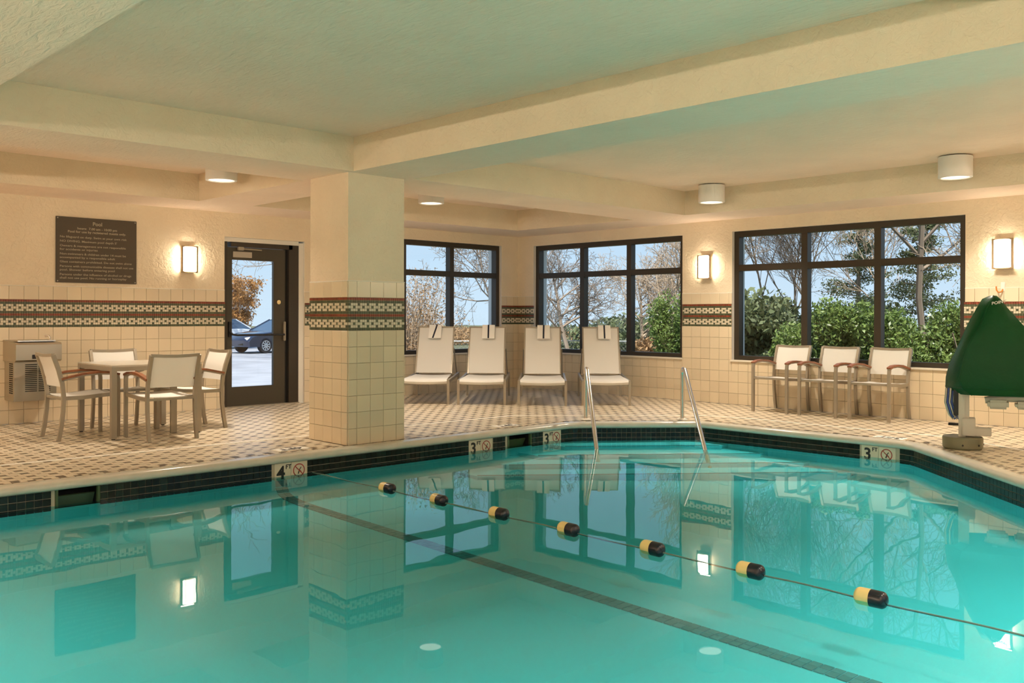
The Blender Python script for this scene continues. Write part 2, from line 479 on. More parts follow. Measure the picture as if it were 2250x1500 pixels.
# two border rows along the coping
brd = []
for row, (o0, o1) in enumerate(((.095, .145), (.148, .20))):
    t = 0.0; t1 = WK.tot - .02; st = .0535; k = 0
    while t < t1:
        p, d, n = WK.at(t + st / 2); h = (st - .003) / 2
        c = [p - d*h + n*o0, p + d*h + n*o0, p + d*h + n*o1, p - d*h + n*o1]
        c = [c[0], c[1], c[2], c[3]]
        brd.append(([(q.x, q.y, -.004) for q in c] + [(q.x, q.y, 0) for q in c], (1 if (row == 1 and k % 2 == 0) else (2 if row == 0 and k % 2 else 0))))
        t += st; k += 1
o = joined(brd, 'border_mosaic', ['d_cream', 'd_dark', 'd_dot'], floor)
# white movement joint
jp = [Vector(p) for p in ((-12.3, -2.90), (-6.0, -3.11), (-3.22, -3.19), (-1.50, -4.80), (-1.40, -5.3), (-1.40, -7.62), (-1.85, -8.40), (-3.0, -9.55))]
mb = MB(); mb.tube([(p.x, p.y, .0) for p in jp],   .008, sq=(.034, .007)); mb.build('movement_joint', 'joint', floor)

# ---- coping: bullnose profile swept round the pool
prof = [(.09, -.05), (.09, .007), (.0, .007), (-.018, .003), (-.032, -.010), (-.038, -.028), (-.034, -.045), (-.022, -.056), (-.004, -.060), (.02, -.060)]
rows = []
for dd, zz in prof:
    rows.append([(p.x, p.y, zz) for p in pool_loop(dd)])
mb = MB(); mb.grid(rows, close=True)
coping = mb.build('pool_coping', 'coping', smooth=True)
tag(coping, 'rounded pale stone coping running round the pool edge', 'coping', kind='structure')

# ---- pool basin
ZB = -.60
def zfloor(y): return ZW - (.19 + .0204 * (-4.6 - y))
basin_rows = []
for dd, zz in [(.012, -.02), (.012, ZW - .02), (0.0, ZW - .03), (-.012, .35), (-.05, .16), (-.13, .07), (-.26, .02), (-.45, 0)]:
    basin_rows.append([(p.x, p.y, zz if dd >= 0 else zfloor(p.y) + zz * (ZW - .03 - zfloor(p.y)) * 1.6) for p in pool_loop(dd)])
SKIM = [(-8.55, .32), (-4.055, .36)]      # centre x, width of the two skimmer mouths
n = len(POOL)
mb = MB()
mb.grid(basin_rows[1:], close=True)
fl = pool_loop(-.45)
mb.add([(p.x, p.y, zfloor(p.y)) for p in fl], [tuple(range(len(fl)))])
basin = mb.build('pool_basin', ['basin'], smooth=True, fix=False)
if basin.data.polygons[-1].normal.z < 0: basin.data.flip_normals()
tag(basin, 'turquoise pool basin with a black tile line across its floor', 'pool', kind='structure')
# backing wall behind the waterline tiles, open at the skimmers
mb = MB(); t = 0; st = .05
gaps = []
for cx, w in SKIM:
    tt = WK.near(cx, -4.08); gaps.append((tt - w / 2, tt + w / 2))
t0 = 0
cuts = sorted(gaps) + [(WK.tot, WK.tot)]
for g0, g1 in cuts:
    ts = [t0] + [l for l in WK.L if t0 < l < g0] + [g0 - 1e-5]
    rr = [[], []]
    for q in ts:
        p, d, nn = WK.at(q); p = p + nn * .010
        rr[0].append((p.x, p.y, -.03)); rr[1].append((p.x, p.y, ZW - .05))
    mb.grid(rr); t0 = g1
mb.build('waterline_backing', 'w_grout', basin, fix=False)
# waterline tiles, 3 rows (third below the water)
wt = []; WP = .0565
MARK = [(-6.80, -4.10, .32), (-4.62, -4.15, .32), (-3.57, -4.165, .29), (-2.125, -7.19, .34)]
mgap = []
for x, y, w in MARK:
    tt = WK.near(x, y); mgap.append((tt - w / 2, tt + w / 2))
tA0, tA1 = 0.0, WK.tot - .03
t = tA0
while t < tA1:
    c = t + WP / 2
    hit = [g for g in mgap + gaps if g[0] - WP * .35 < c < g[1] + WP * .35]
    if not hit:
        for r in range(3): wt.append((c, -.062 - .0265 - r * .0530))
    t += WP
me = tile_mesh(WP - .0045, .0530 - .0045, .010, 'waterline_tile', 'black').mesh('waterline_tile', 'black')
def wsize(q):
    p, d, nn = WK.at(q[0]); v = Vector((p.x - CAM.x, p.y - CAM.y)); return (v.length + (100 if q[1] < ZW - .005 else 0)) / max(.15, abs(v.normalized().dot(nn)))
wt.sort(key=wsize)
def place_water(q, me):
    p, d, nn = WK.at(q[0]); p = p + nn * .010
    return (p.x, p.y, q[1]), (0, 0, math.atan2(d.y, d.x))
for q in wt[:300]:
    l, r = place_water(q, me); link('waterline_tile', me, basin, l, r)
lo = []
for q in wt[300:]:
    p, d, nn = WK.at(q[0]); p = p + nn * .010; h = (WP - .0045) / 2; z0, z1 = q[1] - .0242, q[1] + .0242
    a, b = p - d * h, p + d * h; a2, b2 = a - nn * .010, b - nn * .010
    lo.append(([(b.x, b.y, z0), (a.x, a.y, z0), (a.x, a.y, z1), (b.x, b.y, z1), (b2.x, b2.y, z0), (a2.x, a2.y, z0), (a2.x, a2.y, z1), (b2.x, b2.y, z1)], 0))
joined(lo, 'waterline_tiles_far', ['black'], basin)

# skimmer mouths: recessed dark box, weir flap, side posts
for (cx, w), (g0, g1) in zip(SKIM, gaps):
    p, d, nn = WK.at((g0 + g1) / 2); rz = math.atan2(d.y, d.x)
    sk = empty('skimmer', (p.x, p.y, -.06), rz, basin)
    mb = MB(); D = .26
    mb.add([(-w/2, .008, .03), (w/2, .008, .03), (w/2, .008, -.25), (-w/2, .008, -.25), (-w/2, D, .03), (w/2, D, .03), (w/2, D, -.25), (-w/2, D, -.25)],
           [(0, 4, 7, 3), (1, 2, 6, 5), (4, 5, 6, 7), (3, 7, 6, 2), (0, 1, 5, 4)])
    mb.build('skimmer_box', 'dark', sk)
    mb = MB(); mb.box((0, .12, -.105), (w - .03, .012, .10), rot=(.5, 0, 0)); mb.build('weir_flap', 'weir', sk)
    for s in (-1, 1):
        mb = MB(); mb.box((s * (w/2 - .012), .02, -.06), (.02, .03, .13)); mb.build('side_post', 'weir', sk)

# depth markers at the waterline: a number tile and a no-diving tile each
def no_diving(parent, x, z, s, y):
    mb = MB(); N = 28; rows = []
    for r in (s * .5, s * .42):
        rows.append([(x + r * math.cos(2*math.pi*k/N), y, z + r * math.sin(2*math.pi*k/N)) for k in range(N)])
    mb.grid(rows, close=True)
    a = math.radians(-45); u = Vector((math.cos(a), 0, math.sin(a))); v = Vector((-u.z, 0, u.x)); c = Vector((x, y - .0004, z))
    mb.add([c - u*s*.44 - v*s*.035, c + u*s*.44 - v*s*.035, c + u*s*.44 + v*s*.035, c - u*s*.44 + v*s*.035], [(0, 1, 2, 3)])
    mb.build('no_diving_ring', 'redink', parent)
    mb = MB()
    def bar(p, q, w):
        p = Vector((x + p[0]*s, y - .0002, z + p[1]*s)); q = Vector((x + q[0]*s, y - .0002, z + q[1]*s)); d = (q - p).normalized(); n = Vector((-d.z, 0, d.x)) * w * s
        mb.add([p - n, q - n, q + n, p + n], [(0, 1, 2, 3)])
    bar((-.06, -.28), (.04, .02), .05); bar((.04, .02), (.18, .22), .035); bar((.04, .02), (-.2, .14), .025); bar((.04, .0), (.2, -.14), .03)
    mb.build('diver_figure', 'ink', parent)
for (x, y, w), (g0, g1), num in zip(MARK, mgap, ('4', '3', '3', '3')):
    p, d, nn = WK.at((g0 + g1) / 2); rz = math.atan2(d.y, d.x)
    mk = empty('depth_marker', (p.x + nn.x * .010, p.y + nn.y * .010, -.062), rz, basin)
    for k, s in enumerate((-1, 1)):
        me = tile_mesh(w/2 - .003, .1524, .010, 'marker_tile', 'marker').mesh('marker_tile', 'marker')
        link('marker_tile', me, mk, (s * w/4, 0, -.0762))
    tm = text_mesh('depth_number', num, .155, 'ink', bold=.004); link('depth_number', tm, mk, (-w/2 + .022, -.0105, -.133), (R90, 0, 0))
    tm = text_mesh('depth_unit', 'FT', .052, 'ink', bold=.0012); link('depth_unit', tm, mk, (-w/2 + .105, -.0105, -.052), (R90, 0, 0))
    no_diving(mk, w/4 - .005, -.075, .115, -.0110)

# lane line tiles: down the wall, round the cove, across the floor and up again
LX = -6.90
pathY = []
def cove(sign, y0):
    r = []
    for dd, k in [(0, None), (.012, .35), (.05, .16), (.13, .07), (.26, .02), (.45, 0)]:
        y = y0 + sign * dd; r.append((y, ZW - .03 if k is None else zfloor(y) + k * (ZW - .03 - zfloor(y)) * 1.6 + .002))
    return r
ya = WK.at(WK.near(LX, -4.1))[0].y
path = cove(-1, ya - .002) + list(reversed(cove(1, -10.75 + .002)))
seg = [0]
for a, b in zip(path, path[1:]): seg.append(seg[-1] + math.hypot(b[0] - a[0], b[1] - a[1]))
lt = tile_mesh(.0545, .0515, .004, 'lane_tile', 'lane').mesh('lane_tile', 'lane')
t = 0
while t < seg[-1] - .06:
    c = t + .0275
    i = int(np.searchsorted(seg, c, side='right')) - 1; u = (c - seg[i]) / (seg[i+1] - seg[i])
    y = path[i][0] + u * (path[i+1][0] - path[i][0]); z = path[i][1] + u * (path[i+1][1] - path[i][1])
    dy, dz = path[i+1][0] - path[i][0], path[i+1][1] - path[i][1]; L = math.hypot(dy, dz); dy /= L; dz /= L
    # local z -> path direction, local -y -> inward normal, local x -> world x
    n = Vector((0, -dz, dy))
    if n.z < -.01 or (abs(n.z) <= .01 and (n.y > 0) != (y < -7)): n = -n
    zax = Vector((0, dy, dz)); yax = -n; xax = yax.cross(zax)
    rot = Matrix((xax, yax, zax)).transposed().to_euler()
    for s in (-1, 1): link('lane_tile', lt, basin, (LX + s * .0285, y, z), rot)
    t += .0575

# entry steps in the far corner, parallel to the slanted side
c0 = Vector((-3.30, -4.19)); c1 = Vector((-2.15, -5.16)); dn = Vector((-(c1 - c0).y, (c1 - c0).x)).normalized()
if dn.x > 0: dn = -dn
dv = (c1 - c0).normalized()
for k, (dep, zt) in enumerate(((.36, ZW - .035), (.72, ZW - .075), (1.08, ZW - .115), (1.44, ZW - .155))):
    A = c0 - dv * (.10 + .33 * k) + dn * dep; B = c1 + dv * (.10 + .33 * k) + dn * dep
    a0 = Vector((A.x - .0, -3.95)) ; b0 = Vector((-1.95, B.y))
    poly = [A, B, b0, Vector((-1.95, -3.95)), a0]
    mb = MB(); mb.prism([(p.x, p.y, ZB) for p in poly], (0, 0, zt - ZB)); st = mb.build('pool_step', 'basin', basin)
    mb = MB(); mb.box(((A.x + B.x)/2 - dn.x*.02, (A.y + B.y)/2 - dn.y*.02, zt + .002), ((B - A).length, .022, .006), rot=(0, 0, math.atan2(dv.y, dv.x)))
    mb.build('step_nosing', 'lane', st)

# ---- water surface
mb = MB(); wp = pool_loop(.008); mb.add([(p.x, p.y, ZW) for p in wp], [tuple(range(len(wp)))])
water = mb.build('pool_water', 'water', fix=False)
if water.data.polygons[0].normal.z < 0: water.data.flip_normals()
tag(water, 'still turquoise pool water mirroring the windows', 'water', kind='stuff')

# deck depth tiles let into the deck beside the coping
def deck_marker(x, y, rz, txt, n_):
    mk = empty('deck_marker', (x, y, .0005), rz, floor)
    for k in range(n_):
        mb = MB(); mb.box(((k - (n_ - 1) / 2) * .155, 0, .001), (.152, .152, .004)); mb.build('marker_tile', 'joint', mk)
    tm = text_mesh('deck_number', txt, .15, 'ink', 'CENTER', .002, .0006); link('deck_number', tm, mk, (0, -.05, .0042), (0, 0, 0))
deck_marker(-1.88, -7.20, R90, '3FT', 2)
deck_marker(-3.98, -3.86, math.pi, '3FT', 2)
deck_marker(-6.62, -3.80, math.pi, '4FT', 2)

# ---- walls: local x along the wall, room side is local -y
Z7 = 7 * TP; ZBT = Z7 + .310; ZCAP = ZBT + TP     # tile dado: 7 rows, mosaic band, 1 row
TT = .010                                          # tile thickness proud of the plaster
def subtract(r, holes, mn=.012):
    rs = [r]
    for h in holes:
        nx = []
        for (a, b, c, d) in rs:     # a<x<b, c<z<d
            ha, hb, hc, hd = h
            if hb <= a or ha >= b or hd <= c or hc >= d: nx.append((a, b, c, d)); continue
            if ha - a > mn: nx.append((a, ha, c, d))
            if b - hb > mn: nx.append((hb, b, c, d))
            x0, x1 = max(a, ha), min(b, hb)
            if hc - c > mn: nx.append((x0, x1, c, hc))
            if d - hd > mn: nx.append((x0, x1, hd, d))
        rs = nx
    return rs
def wall_panel(mb, x0, x1, z0, z1, holes, y=0.0, mi=0):
    xs = sorted({x0, x1, *[min(max(h[0], x0), x1) for h in holes], *[min(max(h[1], x0), x1) for h in holes]})
    zs = sorted({z0, z1, *[min(max(h[2], z0), z1) for h in holes], *[min(max(h[3], z0), z1) for h in holes]})
    for a, b in zip(xs, xs[1:]):
        for c, d in zip(zs, zs[1:]):
            mx, mz = (a + b) / 2, (c + d) / 2
            if any(h[0] < mx < h[1] and h[2] < mz < h[3] for h in holes): continue
            mb.add([(a, y, c), (b, y, c), (b, y, d), (a, y, d)], [(0, 1, 2, 3)], mi)
_tcache = {}
def tile_of(w, h, m='tile', t=TT):
    k = (round(w, 3), round(h, 3), m)
    if k not in _tcache: _tcache[k] = tile_mesh(w - .0028, h - .0028, t, 'wall_tile', m, .002).mesh('wall_tile', m)
    return _tcache[k]
def mosaic(x0, x1, holes, parent, name='mosaic_band', phase=0.0):
    P = .310 / 12; tiles = []
    rowtype = ['r', 'g', 'p0', 'p1', 'p0', 'g', 'r', 'g', 'p0', 'p1', 'p0', 'g']
    for i in range(int((x1 - x0) / P) + 1):
        a = x0 + i * P; b = min(a + P, x1)
        if b - a < .006: continue
        k = (i + int(phase)) % 4
        for r, ty in enumerate(rowtype):
            d = ZBT - r * P; c = d - P
            if any(h[0] < (a + b)/2 < h[1] and h[2] < (c + d)/2 < h[3] for h in holes): continue
            mi = 0 if ty == 'r' else 1
            if ty == 'p0': mi = 1 if k == 0 else 2
            if ty == 'p1': mi = 1 if k == 2 else 2
            g = .0016; t = .009
            tiles.append(([(a+g, 0, c+g), (b-g, 0, c+g), (b-g, 0, d-g), (a+g, 0, d-g), (a+g, -t, c+g), (b-g, -t, c+g), (b-g, -t, d-g), (a+g, -t, d-g)], mi))
    return joined(tiles, name, ['m_red', 'm_green', 'm_white'], parent)
def dado(parent, x0, x1, phase, holes, world, nmax=300, vis=None):
    """tile courses on a wall; the largest nmax in view become parts, the rest one joined part"""
    rects = []
    k0 = math.floor((x0 - phase) / TP)
    xs = [phase + k * TP for k in range(k0, k0 + int((x1 - x0) / TP) + 3)]
    for a, b in zip(xs, xs[1:]):
        a2, b2 = max(a, x0), min(b, x1)
        if b2 - a2 < .012: continue
        for (c, d) in [(r * TP, (r + 1) * TP) for r in range(7)] + [(ZBT, ZCAP)]:
            rects += subtract((a2, b2, c, d), holes)
    def key(r):
        p = world((r[0] + r[1]) / 2, (r[2] + r[3]) / 2); d = (p - CAM).length
        if vis and not (vis[0] < (r[0] + r[1]) / 2 < vis[1]): d += 50
        return d - 6 * (r[1] - r[0]) * (r[3] - r[2]) / TP / TP
    rects.sort(key=key)
    for (a, b, c, d) in rects[:nmax]:
        link('wall_tile', tile_of(b - a, d - c), parent, ((a + b) / 2, 0, (c + d) / 2))
    g = .0014; rest = []
    for (a, b, c, d) in rects[nmax:]:
        rest.append(([(a+g, 0, c+g), (b-g, 0, c+g), (b-g, 0, d-g), (a+g, 0, d-g), (a+g, -TT, c+g), (b-g, -TT, c+g), (b-g, -TT, d-g), (a+g, -TT, d-g)], 0))
    if rest: joined(rest, 'wall_tiles_far', ['tile'], parent)

DOOR_H = (-5.34, -4.155, 0.0, 2.225)
W1_H = (-3.42, -.385, .588, 2.372)
W2_H = (.375, 3.372, .588, 2.372)
W3_H = (4.195, 7.245, .588, 2.372)
WT = .32                                            # wall thickness
def make_wall(name, x0, x1, holes, rot, label, phase, vis, world, tiled):
    mb = MB()
    wall_panel(mb, x0, x1, ZCAP, ZC + .2, holes, 0, 0)
    wall_panel(mb, x0, x1, 0, ZCAP, holes, 0, 1)
    wall_panel(mb, x0, x1, -.5, ZC + .5, holes, WT, 2)
    for (a, b, c, d) in holes:                     # reveals
        mb.add([(a, 0, c), (a, WT, c), (a, WT, d), (a, 0, d)], [(0, 1, 2, 3)], 3)
        mb.add([(b, 0, c), (b, 0, d), (b, WT, d), (b, WT, c)], [(0, 1, 2, 3)], 3)
        mb.add([(a, 0, d), (a, WT, d), (b, WT, d), (b, 0, d)], [(0, 1, 2, 3)], 3)
        mb.add([(a, 0, c), (b, 0, c), (b, WT, c), (a, WT, c)], [(0, 1, 2, 3)], 3)
    for xx in (x0, x1):
        mb.add([(xx, 0, 0), (xx, WT, 0), (xx, WT, ZC + .2), (xx, 0, ZC + .2)], [(0, 1, 2, 3)], 2)
    o = mb.build(name, ['plaster', 'grout', 'ext', 'reveal'], rotz=rot, fix=False)
    tag(o, label, 'wall', kind='structure')
    if tiled:
        dado(o, max(x0, tiled[0]), min(x1, tiled[1]), phase, holes, world, vis=vis)
        mosaic(max(x0, tiled[0]), min(x1, tiled[1]), holes, o, phase=1)
        # pale bullnose line on top of the dado
        for (a, b, c, d) in subtract((max(x0, tiled[0]), min(x1, tiled[1]), ZCAP, ZCAP + .006), holes):
            m2 = MB(); m2.box(((a + b)/2, -.004, (c + d)/2), (b - a, .008, .006)); m2.build('dado_cap', 'joint', o)
    return o
wall_left = make_wall('wall_left', XW, 0, [DOOR_H, W1_H], 0, 'plaster wall with sign and door above a cream tile dado', -7.8845, (-8.3, 0), lambda s, z: Vector((s, 0, z)), (-10.5, 0))
wall_right = make_wall('wall_right', 0, -YN, [W2_H, W3_H], -R90, 'plaster wall with two large windows above a cream tile dado', 7.500, (0, 8.0), lambda s, z: Vector((0, -s, z)), (0, 10.5))
for nm, loc, rz, L, lb in (('wall_near', (0, YN, 0), math.pi, 16.0, 'plain plaster wall behind the viewpoint'), ('wall_far_left', (XW, YN, 0), R90, 13.6, 'plain plaster wall at the far left of the hall')):
    mb = MB(); hs = [(a_, a_ + 3.0, .588, 2.372) for a_ in ((1.6, 6.2, 10.8) if nm == 'wall_near' else ())]; wall_panel(mb, 0, L, 0, ZC + .2, hs, 0, 0)  # openings for the daylight windows added in the unseen near wall
    o = mb.build(nm, ['plaster'], rotz=rz, loc=loc, fix=False); tag(o, lb, 'wall', kind='structure')

# ---- column
mb = MB(); c = (KX + KS / 2, KY + KS / 2)
mb.box((0, 0, ZCAP / 2), (KS - .002, KS - .002, ZCAP), 1); mb.box((0, 0, (ZCAP + ZS) / 2), (KS, KS, ZS - ZCAP), 0)
column = mb.build('column', ['plaster', 'grout'], loc=(c[0], c[1], 0))
tag(column, 'square plaster column clad in cream tile at the pool edge', 'column', kind='structure')
for rz in (0, -R90, R90, math.pi):
    face = empty('column_face', (0, 0, 0), rz, column)
    h = KS / 2
    inner = 3 * TP; e_ = (KS - inner) / 2
    xs = [-h - TT * .0, -h + e_, -h + e_ + TP, -h + e_ + 2 * TP, h - e_, h]
    Lr = []
    for a, b in zip(xs, xs[1:]):
        for (cc, d) in [(r * TP, (r + 1) * TP) for r in range(7)] + [(ZBT, ZCAP)]:
            link('wall_tile', tile_of(b - a, d - cc), face, ((a + b) / 2, -h, (cc + d) / 2))
    ms = mosaic(-h, h, [], face, phase=0); ms.location = (0, -h, 0)
    m2 = MB(); m2.box((0, -h - .003, ZCAP + .003), (KS + .012, .008, .006)); m2.build('dado_cap', 'joint', face)

# ---- ceiling: coffers between plaster beams
CX = [(-15.1, -10.1), (-9.39, -6.11), (-5.42, -.885)]
CY = [(-10.9, -4.035), (-3.175, -.885)]
mb = MB(); mb.add([(XW, YN, ZC), (0, YN, ZC), (0, 0, ZC), (XW, 0, ZC)], [(0, 3, 2, 1)])
ceiling = mb.build('ceiling', 'ceiling', fix=False)
tag(ceiling, 'cream plaster ceiling with deep rectangular coffers', 'ceiling', kind='structure')
xs = sorted({XW, 0, *[v for p in CX for v in p]}); ys = sorted({YN, 0, *[v for p in CY for v in p]})
hole_c = lambda x, y: any(a < x < b for a, b in CX) and any(a < y < b for a, b in CY)
mb = MB()
for a, b in zip(xs, xs[1:]):
    for c_, d in zip(ys, ys[1:]):
        if not hole_c((a + b)/2, (c_ + d)/2):
            mb.add([(a, c_, ZS), (a, d, ZS), (b, d, ZS), (b, c_, ZS)], [(0, 1, 2, 3)])
for (a, b) in CX:
    for (c_, d) in CY:
        mb.add([(a, c_, ZS), (b, c_, ZS), (b, d, ZS), (a, d, ZS), (a, c_, ZC), (b, c_, ZC), (b, d, ZC), (a, d, ZC)],
               [(0, 1, 5, 4), (1, 2, 6, 5), (2, 3, 7, 6), (3, 0, 4, 7)], 1)
mb.build('beam_grid', ['ceiling', 'plaster'], ceiling, fix=False)
mb = MB(); mb.box((XW / 2, YN / 2, ZC + .45), (-XW + .8, -YN + .8, .3)); rf = mb.build('roof_slab', 'ext', ceiling)

# ---- windows
def window(name, wall, hole, label, rec=.055):
    a, b, c, d = hole; fw, fd = .075, .11
    c2 = c + .022                                   # sill thickness
    mb = MB(); y = rec + fd / 2
    for (x0, x1, z0, z1) in ((a, a + fw, c2, d), (b - fw, b, c2, d), (a + fw, b - fw, d - fw, d), (a + fw, b - fw, c2, c2 + fw * .8)):
        mb.box(((x0 + x1)/2, y, (z0 + z1)/2), (x1 - x0, fd, z1 - z0))
    root = mb.build(name, 'bronze', fix=True)
    root.matrix_world = wall.matrix_world
    root.rotation_euler = wall.rotation_euler; root.location = wall.location
    tag(root, label, 'window', kind='structure')
    iw = (b - a - 2 * fw); mw = .085; tz = 1.872
    mx = [a + fw + iw * k / 3 for k in (1, 2)]
    for x in mx:
        m = MB(); m.box((x, y, (c2 + d) / 2), (mw, fd - .004, d - c2 - fw)); m.build('mullion', 'bronze', root)
    m = MB(); m.box(((a + b) / 2, y, tz), (b - a - fw, fd - .008, .085)); m.build('transom', 'bronze', root)
    px = [a + fw * .6] + mx + [b - fw * .6]
    for x0, x1 in zip(px, px[1:]):
        for z0, z1 in ((c2 + .03, tz), (tz, d - .03)):
            m = MB(); m.add([(x0, y + .02, z0), (x1, y + .02, z0), (x1, y + .02, z1), (x0, y + .02, z1)], [(0, 1, 2, 3)])
            m.build('pane', 'glass', root, fix=False)
    m = MB(); m.box(((a + b) / 2, (rec - .03) / 2, c + .011), (b - a + .03, rec + .03, .024), bev=.004); m.build('sill', 'sill', root)
    return root
window('window_1', wall_left, W1_H, 'dark-framed six-pane window partly hidden behind the tiled column')
window('window_2', wall_right, W2_H, 'dark-framed six-pane window behind the loungers, next to the corner')
for k_, a_ in enumerate((1.6, 6.2, 10.8)):  # unseen windows added to let extra daylight into the hall
    window('window_%d' % (4 + k_), bpy.data.objects['wall_near'], (a_, a_ + 3.0, .588, 2.372), 'added unseen dark-framed window in the wall behind the viewpoint, ' + ('first', 'second', 'third')[k_] + ' from the right-hand corner')
window('window_3', wall_right, W3_H, 'dark-framed six-pane window above the three chairs with green shrubs outside')

# ---- door
a, b, c, d = DOOR_H
FX0, FX1, FZ = -5.335, -4.235, 2.165
mb = MB(); y = .075
mb.box((FX0 + .0225, y, FZ / 2), (.045, .11, FZ)); mb.box((FX1 - .075, y, FZ / 2), (.15, .11, FZ)); mb.box(((FX0 + FX1) / 2, y, FZ - .03), (FX1 - FX0 - .19, .11, .06))
door = mb.build('door_1', 'bronze'); tag(door, 'dark bronze glazed door with a black push bar', 'door', kind='structure')
mb = MB(); mb.box((FX1 - .172, y + .02, FZ / 2 - .03), (.03, .06, FZ - .06)); mb.build('door_stop', 'dark', door)
L0, L1, yl = FX0 + .05, FX1 - .19, .055
leaf = empty('door_leaf', (0, 0, 0), 0, door)
G0, G1, GZ0, GZ1 = -5.205, -4.60, .262, 1.935
mb = MB()
for (x0, x1, z0, z1) in ((L0, G0, .012, FZ - .065), (G1, L1, .012, FZ - .065), (G0, G1, .012, GZ0), (G0, G1, GZ1, FZ - .065)):
    mb.box(((x0 + x1)/2, yl + .022, (z0 + z1)/2), (x1 - x0, .044, z1 - z0))
mb.build('leaf_frame', 'door', leaf)
mb = MB(); mb.add([(G0, yl + .02, GZ0), (G1, yl + .02, GZ0), (G1, yl + .02, GZ1), (G0, yl + .02, GZ1)], [(0, 1, 2, 3)]); mb.build('door_glass', 'glass', leaf, fix=False)
mb = MB(); mb.tube([(L0 + .03, yl - .03, 1.0), (L0 + .06, yl - .055, .955), (L0 + .12, yl - .06, .945), (L1 - .04, yl - .06, .945)], .014, 10); mb.build('push_bar', 'rubber', leaf, smooth=True)
mb = MB(); mb.box((L0 + .04, yl - .015, 1.02), (.035, .03, .2)); mb.build('bar_bracket', 'rubber', leaf)
mb = MB(); mb.box((L1 - .02, yl - .02, .99), (.03, .04, .26), bev=.006); mb.build('latch_case', 'alu', leaf)
mb = MB(); mb.lathe((L1 - .10, yl - .001, 1.385), [(.030, -.012), (.030, 0)], 20, axis='y'); mb.build('lock_cylinder', 'brass', leaf, smooth=True)
mb = MB(); mb.box((-5.06, yl - .004, 2.005), (.27, .008, .075)); mb.build('door_label', 'label', leaf)
mb = MB(); mb.box((-5.10, yl - .03, 2.082), (.08, .05, .045), bev=.006); cl = mb.build('door_closer', 'alu', door)
mb = MB(); mb.tube([(-5.08, yl - .04, 2.08), (-4.80, yl - .04, 2.075)], .009, 8); mb.build('closer_arm', 'alu', cl)
mb = MB(); mb.box(((FX0 + FX1)/2, .06, .006), (FX1 - FX0, .14, .012)); mb.build('threshold', 'alu', door)
# white reveal pieces round the frame
mb = MB(); mb.box(((FX1 + b)/2, .10, 1.1), (b - FX1 - .004, .16, 2.2)); mb.box(((a + FX1)/2, .10, (FZ + d)/2), (FX1 - a, .16, d - FZ - .004)); mb.build('door_surround', 'reveal', door)

# ================================================================== OBJECTS
# ---- ceiling downlights
def downlight():
    root = empty('ceiling_downlight')
    mb = MB(); mb.lathe((0, 0, 0), [(.12, 0), (.12, -.012)], 32); mb.build('mounting_plate', 'bronze', root)
    mb = MB(); R = .163
    mb.lathe((0, 0, 0), [(R, -.012), (R, -.222), (R - .006, -.226), (R - .026, -.226), (R - .03, -.212)], 40, capt=False); mb.build('housing', 'lampwhite', root, smooth=True)
    mb = MB(); mb.lathe((0, 0, 0), [(R - .03, -.213), (R - .031, -.216)], 32); mb.build('lens', 'lamplens', root)
    li = bpy.data.lights.new('downlight_lamp', 'AREA'); li.shape = 'DISK'; li.size = .25; li.energy = LAMP; li.color = LAMPCOL; li.spread = math.radians(LSPREAD)
    lo_ = bpy.data.objects.new('lamp', li); COL.objects.link(lo_); lo_.parent = root; lo_.location = (0, 0, -.228)
    return root
LIGHTS = [(-6.40, -2.02, 'white cylinder ceiling light left of the tiled column'),
          (-3.57, -2.05, 'white cylinder ceiling light just right of the tiled column'),
          (-1.16, -4.63, 'white cylinder ceiling light above the wall between the two right windows'),
          (-1.17, -7.56, 'white cylinder ceiling light nearest the upper right corner'),
          (-1.17, -10.45, 'added unseen white cylinder ceiling light on the right'),  # from here down: unseen downlights added to brighten the hall
          (-9.1, -1.7, 'added unseen white cylinder ceiling light on the left'),
          (-11.7, -2.02, 'added unseen white cylinder ceiling light at the far left'),
          (-14.7, -5.0, 'added unseen white cylinder ceiling light along the far left wall'),
          (-14.7, -7.9, 'added unseen white cylinder ceiling light along the far left wall, middle'),
          (-14.7, -10.6, 'added unseen white cylinder ceiling light at the rear left'),
          (-10.8, -10.5, 'added unseen white cylinder ceiling light over the viewpoint'),
          (-12.3, -6.6, 'added unseen white cylinder ceiling light over the deck left of the pool'),
          (-10.7, -6.4, 'added unseen white cylinder ceiling light over the left end of the pool'),
          (-8.9, -10.6, 'added unseen white cylinder ceiling light right of the viewpoint'),
          (-6.6, -10.6, 'added unseen white cylinder ceiling light over the near pool edge'),
          (-4.6, -10.6, 'added unseen white cylinder ceiling light over the near right pool corner')]
proto = downlight()
for i, (x, y, lb) in enumerate(LIGHTS):
    o = proto if i == 0 else copy_tree(proto)
    o.location = (x, y, ZC); tag(o, lb, 'ceiling light', 'ceiling downlights')
    dim = {(-3.57, -2.05): .8, (-9.1, -1.7): .4, (-10.7, -6.4): .32, (-8.9, -10.6): .6, (-6.6, -10.6): .6}.get((x, y), 1.0)
    if dim != 1.0:
        lm = [c for c in o.children if c.type == 'LIGHT'][0]; lm.data = lm.data.copy(); lm.data.energy = LAMP * dim

